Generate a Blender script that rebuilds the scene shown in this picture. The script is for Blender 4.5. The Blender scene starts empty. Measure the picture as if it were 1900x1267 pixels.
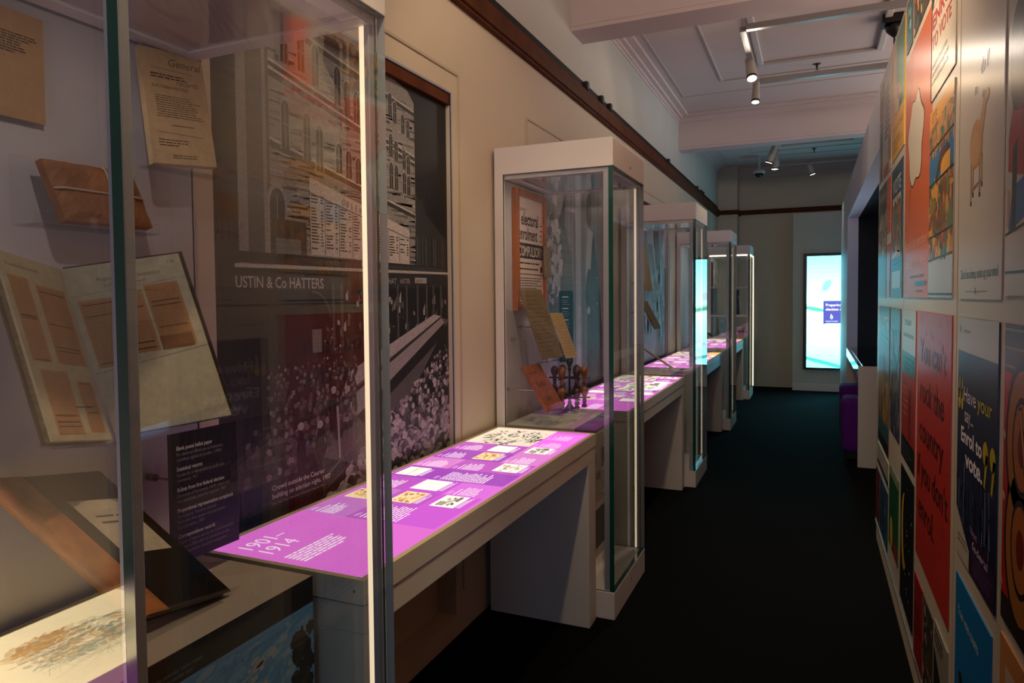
import bpy, bmesh, math, random
from mathutils import Vector, Matrix
C = bpy.context.scene
R = random.Random(11)
# ---------------------------------------------------------------- camera
YAW, PIT, ROL = math.radians(24.286), math.radians(-2.2), math.radians(-0.587)
fwd = Vector((-math.sin(YAW)*math.cos(PIT), math.cos(YAW)*math.cos(PIT), math.sin(PIT)))
ri0 = Vector((math.cos(YAW), math.sin(YAW), 0)); up0 = ri0.cross(fwd)
ri = ri0*math.cos(ROL)+up0*math.sin(ROL); up = up0*math.cos(ROL)-ri0*math.sin(ROL)
cd = bpy.data.cameras.new('camera'); cam = bpy.data.objects.new('camera', cd); C.collection.objects.link(cam)
cd.sensor_width = 36.0; cd.lens = 1317.5/1900*36.0; cd.clip_start = 0.02; cd.clip_end = 100
cd.shift_x = (950-914.4)/1900; cd.shift_y = (603.9-633.5)/1900
M = Matrix((ri, up, -fwd)).transposed().to_4x4(); M.translation = Vector((0, 0, 1.6)); cam.matrix_world = M
C.camera = cam
# ---------------------------------------------------------------- world, exposure
w = bpy.data.worlds.new('world'); C.world = w; w.use_nodes = True
bg = w.node_tree.nodes['Background']; bg.inputs[0].default_value = (0.30, 0.42, 0.62, 1); bg.inputs[1].default_value = 0.22
C.view_settings.view_transform = 'Standard'; C.view_settings.look = 'None'
C.view_settings.exposure = 0.0; C.view_settings.gamma = 1.0; C.view_settings.use_curve_mapping = False
C.cycles.max_bounces = 10; C.cycles.transparent_max_bounces = 40; C.cycles.diffuse_bounces = 4
C.cycles.glossy_bounces = 6; C.cycles.sample_clamp_indirect = 4.0; C.cycles.use_denoising = True
C.cycles.caustics_reflective = False; C.cycles.caustics_refractive = False

def lin(c):
    if isinstance(c, str):
        c = [int(c[i:i+2], 16)/255 for i in (0, 2, 4)]
        c = [v/12.92 if v <= .04045 else ((v+.055)/1.055)**2.4 for v in c]
    return tuple(c[:3])
# ---------------------------------------------------------------- lamps
WARM = (1.0, 0.74, 0.47); NEUT = (1.0, 0.86, 0.70); PINK = (1.0, 0.72, 0.70)
def spot(loc, aim, e, size=60, blend=.7, col=WARM, rad=.04):
    l = bpy.data.lights.new('spot_beam', 'SPOT'); l.energy = e; l.spot_size = math.radians(size); l.spot_blend = blend
    l.color = col; l.shadow_soft_size = rad
    o = bpy.data.objects.new('spot_beam', l); C.collection.objects.link(o); o.location = loc
    o.rotation_euler = (Vector(aim)-Vector(loc)).to_track_quat('-Z', 'Y').to_euler()
    return o

def area(loc, aim, e, sx, sy, col, spread=180):
    l = bpy.data.lights.new('fill_light', 'AREA'); l.shape = 'RECTANGLE'; l.size = sx; l.size_y = sy; l.energy = e; l.color = col; l.spread = math.radians(spread)
    o = bpy.data.objects.new('fill_light', l); C.collection.objects.link(o); o.location = loc
    o.rotation_euler = (Vector(aim)-Vector(loc)).to_track_quat('-Z', 'Y').to_euler(); return o
# unseen area lights added as fill behind the viewer and beyond the partition
area((-.2, -1.9, 2.9), (-.5, 5, 3.5), 10, 2.2, .5, (1.0, .80, .70), 62)
area((2.2, 6.0, 2.7), (.4, 6.0, 4.4), 105, 6.5, 2.0, (1.0, .76, .63), 130)
area((1.7, 8.6, 2.75), (-1.5, 7.6, 3.0), 8, 1.2, .5, (.40, .80, 1.0), 120)
area((.12, -1.6, .9), (-1.2, 3.2, .5), 9, .8, .8, (.42, .62, 1.0))  # blue fill added low behind the viewer to tint the first table's underside
area((1.3, 7.6, 1.0), (.45, 8.4, 2.4), 9, 1.0, .4, (.30, .55, 1.0))  # blue glow added inside the recess
# ---------------------------------------------------------------- materials
MC = {}
def pm(name, col, rough=.5, spec=.5, metal=0, coat=0, coatr=.1, noise=0, nscale=30, bump=0, emit=None, es=0):
    if name in MC: return MC[name]
    m = bpy.data.materials.new(name); m.use_nodes = True; n = m.node_tree; b = n.nodes['Principled BSDF']
    c = lin(col); b.inputs['Base Color'].default_value = (*c, 1); b.inputs['Roughness'].default_value = rough
    b.inputs['Specular IOR Level'].default_value = spec; b.inputs['Metallic'].default_value = metal
    b.inputs['Coat Weight'].default_value = coat; b.inputs['Coat Roughness'].default_value = coatr
    if emit is not None:
        b.inputs['Emission Color'].default_value = (*lin(emit), 1); b.inputs['Emission Strength'].default_value = es
    if noise or bump:
        tc = n.nodes.new('ShaderNodeTexCoord'); t = n.nodes.new('ShaderNodeTexNoise'); t.inputs['Scale'].default_value = nscale
        t.inputs['Detail'].default_value = 6; n.links.new(tc.outputs['Object'], t.inputs['Vector'])
        if noise:
            r = n.nodes.new('ShaderNodeMapRange'); r.inputs['To Min'].default_value = 1-noise; r.inputs['To Max'].default_value = 1+noise
            r.inputs['From Min'].default_value = .3; r.inputs['From Max'].default_value = .7
            n.links.new(t.outputs['Fac'], r.inputs['Value'])
            v = n.nodes.new('ShaderNodeVectorMath'); v.operation = 'SCALE'; v.inputs[0].default_value = c
            n.links.new(r.outputs[0], v.inputs['Scale']); n.links.new(v.outputs[0], b.inputs['Base Color'])
        if bump:
            k = n.nodes.new('ShaderNodeBump'); k.inputs['Strength'].default_value = bump; k.inputs['Distance'].default_value = .01
            n.links.new(t.outputs['Fac'], k.inputs['Height']); n.links.new(k.outputs[0], b.inputs['Normal'])
    MC[name] = m; return m
def print_mat(name, rough=.5, coat=0., coatr=.2, grain=0., gscale=250, emit=0., spec=.4):
    """surface that carries a printed picture (colour attribute); emit > 0 = a back-lit transparency"""
    if name in MC: return MC[name]
    m = bpy.data.materials.new(name); m.use_nodes = True; n = m.node_tree; b = n.nodes['Principled BSDF']
    a = n.nodes.new('ShaderNodeAttribute'); a.attribute_name = 'ink'; out = a.outputs['Color']
    b.inputs['Roughness'].default_value = rough; b.inputs['Coat Weight'].default_value = coat
    b.inputs['Coat Roughness'].default_value = coatr; b.inputs['Specular IOR Level'].default_value = spec
    if grain:
        tc = n.nodes.new('ShaderNodeTexCoord'); t = n.nodes.new('ShaderNodeTexNoise'); t.inputs['Scale'].default_value = gscale
        t.inputs['Detail'].default_value = 5; t.inputs['Roughness'].default_value = .7; n.links.new(tc.outputs['Object'], t.inputs['Vector'])
        r = n.nodes.new('ShaderNodeMapRange'); r.inputs['From Min'].default_value = .3; r.inputs['From Max'].default_value = .7
        r.inputs['To Min'].default_value = 1-grain; r.inputs['To Max'].default_value = 1+grain
        n.links.new(t.outputs['Fac'], r.inputs['Value'])
        v = n.nodes.new('ShaderNodeVectorMath'); v.operation = 'SCALE'
        n.links.new(out, v.inputs[0]); n.links.new(r.outputs[0], v.inputs['Scale']); out = v.outputs[0]
    if emit:
        b.inputs['Base Color'].default_value = (.02, .02, .02, 1)
        n.links.new(out, b.inputs['Emission Color']); b.inputs['Emission Strength'].default_value = emit
    else:
        n.links.new(out, b.inputs['Base Color'])
    MC[name] = m; return m
def glass_mat(name='clear_glass', tint=(.982, .993, .988), ior=1.52, gl=1.0):
    if name in MC: return MC[name]
    m = bpy.data.materials.new(name); m.use_nodes = True; n = m.node_tree; n.nodes.clear()
    o = n.nodes.new('ShaderNodeOutputMaterial'); mx = n.nodes.new('ShaderNodeMixShader')
    t = n.nodes.new('ShaderNodeBsdfTransparent'); t.inputs[0].default_value = (*tint, 1)
    g = n.nodes.new('ShaderNodeBsdfGlossy'); g.inputs['Roughness'].default_value = 0.0; g.inputs[0].default_value = (gl, gl, gl, 1)
    ge = n.nodes.new('ShaderNodeNewGeometry'); mr = n.nodes.new('ShaderNodeMapRange')
    mr.inputs['To Min'].default_value = ior; mr.inputs['To Max'].default_value = 1/ior
    f = n.nodes.new('ShaderNodeFresnel')
    n.links.new(ge.outputs['Backfacing'], mr.inputs['Value']); n.links.new(mr.outputs[0], f.inputs['IOR'])
    n.links.new(f.outputs[0], mx.inputs[0]); n.links.new(t.outputs[0], mx.inputs[1]); n.links.new(g.outputs[0], mx.inputs[2])
    n.links.new(mx.outputs[0], o.inputs[0]); MC[name] = m; return m

CASE = pm('white_powder_coat', 'CFC9C3', .42, .45, noise=.02, nscale=4)
TABLE = pm('white_laminate', 'C9C4BC', .5, .4, noise=.03, nscale=5)
TRIM = pm('grey_edge_trim', 'D2C8A8', .45)
LINER = pm('grey_case_lining', 'B8B2B2', .6, .3, noise=.06, nscale=3)
STEEL = pm('brushed_steel', 'B8B4AE', .25, metal=1)
POST = pm('satin_aluminium', 'A3A3AA', .4, metal=.15)
GREEN = pm('green_glass_edge', '0C4438', .12, .6, coat=.3)
GLASS = glass_mat()
ACRY = glass_mat('clear_acrylic', (.975, .98, .985), 1.3, .6)
STRIP = pm('led_strip_diffuser', 'FFE9C9', .5, emit=(1.0, .78, .52), es=.95)
WALL = pm('cream_wall_paint', 'C8BBA6', .55, .35, noise=.03, nscale=2)
WALLUP = pm('upper_wall_paint', 'BDBBB2', .6, .3, noise=.03, nscale=2)
CEIL = pm('ceiling_paint', 'C9B9B4', .7, .25, noise=.03, nscale=1.5)
BROWN = pm('dark_brown_timber', '52290F', .6, .12, noise=.3, nscale=8)
BLACK = pm('black_plastic', '0B0B0C', .4)
CARPET = pm('charcoal_carpet', '060606', .9, .06, noise=.35, nscale=220, bump=.3)
PANELW = pm('gloss_white_panel', 'C2B6A5', .25, .5)
PR = print_mat('printed_sheet', .55)
PRG = print_mat('laminated_wall_print', .25, spec=.5)
PRM = print_mat('photographic_wall_print', .45, grain=.45, gscale=160, spec=.35)
PRB = print_mat('backlit_film', .25, emit=1.0, spec=.4)
PAPER = print_mat('aged_paper', .75, grain=.12, gscale=40, spec=.2)
LEATHER = pm('worn_tan_leather', '9A5A24', .45, .4, noise=.35, nscale=22, bump=.4)
PARCEL = pm('brown_wrapping_paper', '8C5A32', .6, .3, noise=.28, nscale=18, bump=.8)

# ---------------------------------------------------------------- mesh helpers
def link(name, me, parent=None, mat=None):
    o = bpy.data.objects.new(name, me); C.collection.objects.link(o)
    if mat is not None: me.materials.append(mat)
    if parent is not None: o.parent = parent
    return o
def tag(o, label, cat, group=None, kind=None):
    if label: o['label'] = label
    if cat: o['category'] = cat
    if group: o['group'] = group
    if kind: o['kind'] = kind
    return o
def thing(name, label, cat, loc=(0, 0, 0), group=None):
    o = bpy.data.objects.new(name, None); C.collection.objects.link(o); o.location = loc; o.empty_display_size = .1
    return tag(o, label, cat, group)
def rel(o, parent):            # give a part built in world space its thing as parent
    o.parent = parent; o.matrix_parent_inverse = Matrix.Translation(-parent.location) if parent.type == 'EMPTY' else Matrix.Identity(4)
    return o
class MB:
    def __init__(s): s.bm = bmesh.new()
    def box(s, x0, x1, y0, y1, z0, z1):
        v = [s.bm.verts.new(p) for p in ((x0,y0,z0),(x1,y0,z0),(x1,y1,z0),(x0,y1,z0),(x0,y0,z1),(x1,y0,z1),(x1,y1,z1),(x0,y1,z1))]
        for f in ((0,3,2,1),(4,5,6,7),(0,1,5,4),(1,2,6,5),(2,3,7,6),(3,0,4,7)): s.bm.faces.new([v[i] for i in f])
        return s
    def tube(s, pts, r, n=12, caps=True, radii=None):
        pts = [Vector(p) for p in pts]; rings = []; prev = None
        for i, p in enumerate(pts):
            d = (pts[min(i+1, len(pts)-1)]-pts[max(i-1, 0)]).normalized()
            if prev is None:
                a = Vector((0, 0, 1)) if abs(d.z) < .9 else Vector((1, 0, 0)); u = d.cross(a).normalized()
            else:
                u = (prev-d*prev.dot(d)).normalized()
            prev = u; v = d.cross(u); rr = radii[i] if radii else r
            rings.append([s.bm.verts.new(p+(u*math.cos(2*math.pi*k/n)+v*math.sin(2*math.pi*k/n))*rr) for k in range(n)])
        for a, b in zip(rings, rings[1:]):
            for k in range(n): s.bm.faces.new((a[k], a[(k+1) % n], b[(k+1) % n], b[k]))
        if caps: s.bm.faces.new(rings[0][::-1]); s.bm.faces.new(rings[-1])
        return s
    def lathe(s, c, prof, n=20):
        c = Vector(c); s.tube([c+Vector((0, 0, z)) for r, z in prof], 1, n, True, [max(r, .0005) for r, z in prof]); return s
    def quadbox(s, o, U, V, N, w, h, t):   # box: front face at o..o+wU+hV, body goes back t
        o = Vector(o); P = [o, o+U*w, o+U*w+V*h, o+V*h]; Q = [p-N*t for p in P]
        a = [s.bm.verts.new(p) for p in P]; b = [s.bm.verts.new(p) for p in Q]
        s.bm.faces.new(a); s.bm.faces.new(b[::-1])
        for i in range(4): s.bm.faces.new((a[i], b[i], b[(i+1) % 4], a[(i+1) % 4]))
        return s
    def build(s, name, mat, parent=None, bevel=0, smooth=False):
        bmesh.ops.recalc_face_normals(s.bm, faces=s.bm.faces)
        me = bpy.data.meshes.new(name); s.bm.to_mesh(me); s.bm.free()
        o = link(name, me, None, mat)
        if smooth:
            for p in me.polygons: p.use_smooth = True
        if bevel:
            b = o.modifiers.new('bevel', 'BEVEL'); b.width = bevel; b.segments = 2; b.limit_method = 'ANGLE'
        if parent is not None: rel(o, parent)
        return o
def struct(o): o['kind'] = 'structure'; return o
def pane(name, x0, x1, y0, y1, z0, z1, thin, parent, edge=GREEN):
    """glass pane with tinted edges; thin = axis of its thickness"""
    bm = bmesh.new(); v = [bm.verts.new(p) for p in ((x0,y0,z0),(x1,y0,z0),(x1,y1,z0),(x0,y1,z0),(x0,y0,z1),(x1,y0,z1),(x1,y1,z1),(x0,y1,z1))]
    for f in ((0,3,2,1),(4,5,6,7),(0,1,5,4),(1,2,6,5),(2,3,7,6),(3,0,4,7)):
        q = bm.faces.new([v[i] for i in f]); q.normal_update()
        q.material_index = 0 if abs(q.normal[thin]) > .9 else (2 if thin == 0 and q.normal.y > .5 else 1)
    me = bpy.data.meshes.new(name); bm.to_mesh(me); bm.free(); o = link(name, me, None, GLASS); me.materials.append(edge); me.materials.append(pm('pale_pane_edge', '9EA4A4', .4))  # far edge face of the door pane gets a paler colour
    return rel(o, parent)

_font_cache = {}
def text_geo(body, size, bold=0.0):
    key = (body, size, bold)
    if key in _font_cache: return _font_cache[key]
    cu = bpy.data.curves.new('lettering', 'FONT'); cu.body = body; cu.size = size; cu.offset = bold*size; cu.resolution_u = 3
    ob = bpy.data.objects.new('lettering', cu); C.collection.objects.link(ob)
    dg = bpy.context.evaluated_depsgraph_get(); dg.update()
    me = ob.evaluated_get(dg).to_mesh()
    vs = [(v.co.x, v.co.y) for v in me.vertices]; fs = [tuple(p.vertices) for p in me.polygons]
    ob.evaluated_get(dg).to_mesh_clear()
    bpy.data.objects.remove(ob); bpy.data.curves.remove(cu)
    _font_cache[key] = (vs, fs); return vs, fs

class Art:
    """a printed sheet: polygons of ink on a flat board of w x h metres, origin at its lower left corner"""
    def __init__(s, o, U, V, w, h, base='FFFFFF', t=.002):
        s.o = Vector(o); s.U = Vector(U).normalized(); s.V = Vector(V).normalized(); s.N = s.U.cross(s.V).normalized()
        s.w, s.h, s.t = w, h, t; s.vs = []; s.fs = []; s.cs = []; s.L = 0; s.eps = .00025
        s.raw([(0, 0), (w, 0), (w, h), (0, h)], base, 0)
        s.side = lin(base)
    def P(s, p, l): return s.o+s.U*p[0]+s.V*p[1]+s.N*(l*s.eps)
    def raw(s, pts, col, l):
        i = len(s.vs); s.vs += [s.P(p, l) for p in pts]; s.fs.append(tuple(range(i, i+len(pts)))); s.cs.append(lin(col))
    def clip(s, pts):
        def cut(ps, f, g):
            out = []
            for i in range(len(ps)):
                a, b = ps[i-1], ps[i]; fa, fb = f(a), f(b)
                if (fa >= 0) != (fb >= 0):
                    k = fa/(fa-fb); out.append((a[0]+(b[0]-a[0])*k, a[1]+(b[1]-a[1])*k))
                if fb >= 0: out.append(b)
            return out
        for f in (lambda p: p[0], lambda p: s.w-p[0], lambda p: p[1], lambda p: s.h-p[1]):
            if len(pts) < 3: return []
            pts = cut(pts, f, None)
        return pts
    def poly(s, pts, col, l=1):
        if any(p[0] < 0 or p[0] > s.w or p[1] < 0 or p[1] > s.h for p in pts): pts = s.clip(list(pts))
        if len(pts) > 2: s.raw(pts, col, l)
        return s
    def rect(s, x0, y0, x1, y1, col, l=1): return s.poly([(x0, y0), (x1, y0), (x1, y1), (x0, y1)], col, l)
    def ell(s, cx, cy, rx, ry, col, l=1, n=10, a=0):
        return s.poly([(cx+rx*math.cos(2*math.pi*k/n)*math.cos(a)-ry*math.sin(2*math.pi*k/n)*math.sin(a),
                        cy+rx*math.cos(2*math.pi*k/n)*math.sin(a)+ry*math.sin(2*math.pi*k/n)*math.cos(a)) for k in range(n)], col, l)
    def line(s, a, b, wd, col, l=2):
        d = Vector((b[0]-a[0], b[1]-a[1])); d.normalize(); p = Vector((-d.y, d.x))*wd/2
        return s.poly([(a[0]-p.x, a[1]-p.y), (b[0]-p.x, b[1]-p.y), (b[0]+p.x, b[1]+p.y), (a[0]+p.x, a[1]+p.y)], col, l)
    def text(s, x, y, body, size, col, l=3, sx=1., sy=1., bold=0, shear=0):
        vs, fs = text_geo(body, size, bold)
        if not vs: return s
        i = len(s.vs); s.vs += [s.P((x+a*sx+b*sy*shear, y+b*sy), l) for a, b in vs]
        for f in fs: s.fs.append(tuple(i+k for k in f)); s.cs.append(lin(col))
        return s
    def fit(s, x0, y, x1, body, size, col, l=3, bold=0):   # text stretched to end at x1
        vs, _ = text_geo(body, size, bold); mx = max(a for a, b in vs); return s.text(x0, y, body, size, col, l, (x1-x0)/mx, 1, bold)
    def lines(s, x0, y0, x1, y1, n, col, l=3, fill=.5, rag=.25, rr=None):  # rows of small illegible words, top row at y1
        rr = rr or R; p = (y1-y0)/n
        for k in range(n):
            x = x0; yb = y1-(k+1)*p; e = x1-(x1-x0)*rag*rr.random()*(1 if k < n-1 else 2)
            while x < e:
                wl = p*rr.uniform(.9, 3.2); s.rect(x, yb+p*.12, min(x+wl, e), yb+p*(.12+fill), col, l); x += wl+p*.35
        return s
    def build(s, name, mat, parent=None, side=None):
        t = s.t
        if t > 0:
            c = s.side; P = [s.P(p, 0) for p in ((0, 0), (s.w, 0), (s.w, s.h), (0, s.h))]; Q = [p-s.N*t for p in P]; i = len(s.vs)
            s.vs += P+Q; s.fs.append((i+7, i+6, i+5, i+4)); s.cs.append(c)
            for k in range(4): s.fs.append((i+k, i+4+k, i+4+(k+1) % 4, i+(k+1) % 4)); s.cs.append(c)
        me = bpy.data.meshes.new(name); me.from_pydata([tuple(v) for v in s.vs], [], s.fs)
        at = me.color_attributes.new('ink', 'FLOAT_COLOR', 'CORNER'); buf = []
        for f, c in zip(s.fs, s.cs): buf += [c[0], c[1], c[2], 1.0]*len(f)
        at.data.foreach_set('color', buf)
        o = link(name, me, None, mat)
        if parent is not None: rel(o, parent)
        return o
XL, XW = -1.53, .385
Y1, Z1 = Vector((0, 1, 0)), Vector((0, 0, 1))
def g(v): v = max(0, min(255, int(v))); return '%02X%02X%02X' % (v, v, v)
def tone(v, t=(1, .97, .95)): return tuple(lin(g(v))[i]*t[i] for i in range(3))

# ================================================================ ROOM SHELL
struct(MB().box(-2.6, 3.2, -3.2, 14.2, -.1, 0).build('floor', CARPET))
CZ = 3.82
struct(MB().box(-2.6, 3.2, -1.6, 14.2, CZ, CZ+.15).build('ceiling', CEIL))
# left wall: plane with niche openings
niches = [(1.50-2.69+2.69*k, 2.94-2.69+2.69*k) for k in range(5)]
NZ0, NZ1, RT = .10, 2.545, 3.02
mb = MB(); y = -3.2
for a, b in niches:
    if a > y: mb.box(XL-.10, XL, y, a, 0, RT+.1)
    mb.box(XL-.10, XL, a, b, 0, NZ0); mb.box(XL-.10, XL, a, b, NZ1, RT+.1); y = b
mb.box(XL-.10, XL, y, 13.4, 0, RT+.1)
mb.box(XL-.22, XL-.10, -3.2, 13.4, 0, RT+.1)
struct(mb.build('wall_left', WALL))
# upper wall lining above the picture rail
struct(MB().box(XL-.2, XL+.012, -3.2, 13.4, 3.15, CZ).build('wall_upper_left', WALLUP))
struct(MB().box(XL-.02, XL+.045, -3.2, 12.9, 2.985, 3.085).box(XL-.02, XL+.03, -3.2, 12.9, 2.97, 2.99).build('trim_1', BROWN, bevel=.006))
struct(MB().box(XL-.02, XL+.010, -3.2, 12.9, 3.085, 3.15).build('trim_2', pm('dark_grey_channel', '161617', .6, .2)))
# shallow panel mouldings around the niches
for k, (a, b) in enumerate(niches[1:4]):
    a0, b0 = a-.30, b+.08; t = .012; m = MB()
    m.box(XL, XL+.006, a0, b0, 2.64, 2.64+t); m.box(XL, XL+.006, a0, a0+t, .2, 2.64); m.box(XL, XL+.006, b0-t, b0, .2, 2.64)
    struct(m.build('trim_%d' % (3+k), pm('panel_moulding', 'B3A68E', .5)))
# far wall, pier, rails, skirting
struct(MB().box(-1.6, 3.2, 13.33, 13.45, 0, CZ).build('wall_far', WALL))
struct(MB().box(XL, -1.20, 12.93, 13.33, 0, CZ).build('pier', WALL))
tag(bpy.data.objects['pier'], None, None)
struct(MB().box(XL, -1.20+.03, 12.90, 12.93, 3.0, 3.075).box(-1.2, -1.17, 12.93, 13.30, 3.0, 3.075).build('trim_7', BROWN))
struct(MB().box(-1.2, 1.6, 13.29, 13.33, 3.02, 3.10).build('trim_8', BROWN))
struct(MB().box(-1.2, -.31, 13.30, 13.33, 0, .30).box(-1.2, -.31, 13.295, 13.33, .30, .315).build('baseboard_far', WALL))
# ceiling: cornice, beams, coffer mouldings
m = MB()
for k in range(4): m.box(XL, XL+.02+.012*k*k, -1.6, 13.33, 3.70+.03*k, 3.73+.03*k)
struct(m.build('trim_9', CEIL))
m = MB()
for k in range(4): m.box(-1.2, 1.6, 13.33-(.05+.035*k), 13.33, 3.66+.04*k, 3.70+.04*k)
struct(m.build('trim_10', CEIL))
def beam(n, y0, y1, zb):
    m = MB(); m.box(XL, 3.2, y0, y1, zb+.03, CZ)
    m.box(XL, 3.2, y0, y1, zb, zb+.03)
    m.box(XL, 3.2, y0-.03, y0, CZ-.10, CZ-.04); m.box(XL, 3.2, y0-.06, y0, CZ-.04, CZ)
    m.box(XL, 3.2, y1, y1+.03, CZ-.10, CZ-.04); m.box(XL, 3.2, y1, y1+.06, CZ-.04, CZ)
    struct(m.build('ceiling_beam', CEIL, bevel=.004))
beam(0, .40, .68, 3.41); beam(1, 4.70, 4.98, 3.41); beam(2, 8.96, 9.20, 3.39)
MOLD = pm('ceiling_moulding', 'BDB6B0', .6)
def ring(x0, x1, y0, y1, wd, dz):
    m = MB()
    m.box(x0, x1, y0, y0+wd, CZ-dz, CZ); m.box(x0, x1, y1-wd, y1, CZ-dz, CZ)
    m.box(x0, x0+wd, y0+wd, y1-wd, CZ-dz, CZ); m.box(x1-wd, x1, y0+wd, y1-wd, CZ-dz, CZ)
    return m
for i, y0 in enumerate((1.2, 5.45, 9.5)):
    struct(ring(-.50, .56, y0, y0+1.92, .055, .03).build('trim_%d' % (11+3*i), MOLD, bevel=.008))
    struct(ring(-.88, .92, y0-.25, y0+2.30, .012, .012).build('trim_%d' % (12+3*i), MOLD))
    struct(ring(-1.33, 1.3, y0-.35, y0+2.74, .01, .008).build('trim_%d' % (13+3*i), MOLD))

# right partition with the poster wall and the recess
WT = 2.935
struct(MB().box(XW, XW+.10, -3.2, 5.25, .125, WT).build('wall_right', PANELW))
struct(MB().box(XW+.004, XW+.10, -3.2, 5.25, 0, .12).build('baseboard_right', pm('painted_skirting', 'B8AB98', .45)))
struct(MB().box(XW-.006, XW+.02, -3.2, 5.25, .119, .127).build('trim_20', STEEL))
PORT = pm('recess_surround', 'B9BAC4', .5)
m = MB().box(XW, XW+.12, 5.25, 12.1, 2.545, WT)
m.box(XW, XW+.12, 9.88, 12.1, 0, 2.545)
struct(m.build('wall_right_far', PORT))
NAVY = pm('navy_interior', '03080F', .5, .2)
m = MB().box(1.9, 1.95, 5.2, 10.2, 0, 2.545).box(XW+.12, 1.95, 9.88, 9.98, 0, 2.60).box(XW+.12, 1.95, 5.2, 10.2, 2.548, 2.60).box(XW+.1, 1.95, 5.15, 5.25, 0, 2.6)
struct(m.build('recess_lining', NAVY))
# vertical joints of the partition panels
m = MB()
for yy in (-.2, 1.15, 2.455, 3.80): m.box(XW-.0006, XW+.001, yy, yy+.004, .13, WT)
struct(m.build('trim_21', pm('panel_joint', '8F8474', .6)))

# ================================================================ MURALS (photographic prints in the niches)
def crowd(A, x0, x1, ylo, yhi, n, smin, smax, rr, cond=None, bright=150):
    pts = []
    for _ in range(n):
        x = rr.uniform(x0, x1); yv = rr.uniform(ylo, yhi)
        if cond and not cond(x, yv): continue
        pts.append((yv, x))
    pts.sort(reverse=True)
    for i, (yv, x) in enumerate(pts):
        f = (yhi-yv)/(yhi-ylo+1e-6); s = smin+(smax-smin)*f
        l = 4+i*.02
        A.ell(x, yv-s*1.1, s*.95, s*1.3, tone(rr.uniform(12, 60)), l, 7)
        c = rr.choice((rr.uniform(35, 90), rr.uniform(bright-50, bright+25), rr.uniform(bright-40, bright+30)))
        A.ell(x, yv, s*rr.uniform(.6, .9), s*rr.uniform(.5, .85), tone(c, (1, .9, .92)), l+.01, 8, rr.uniform(-.6, .6))
        if rr.random() < .5: A.ell(x+s*.1, yv-s*.25, s*.35, s*.4, tone(c*.6), l+.02, 6)
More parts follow.
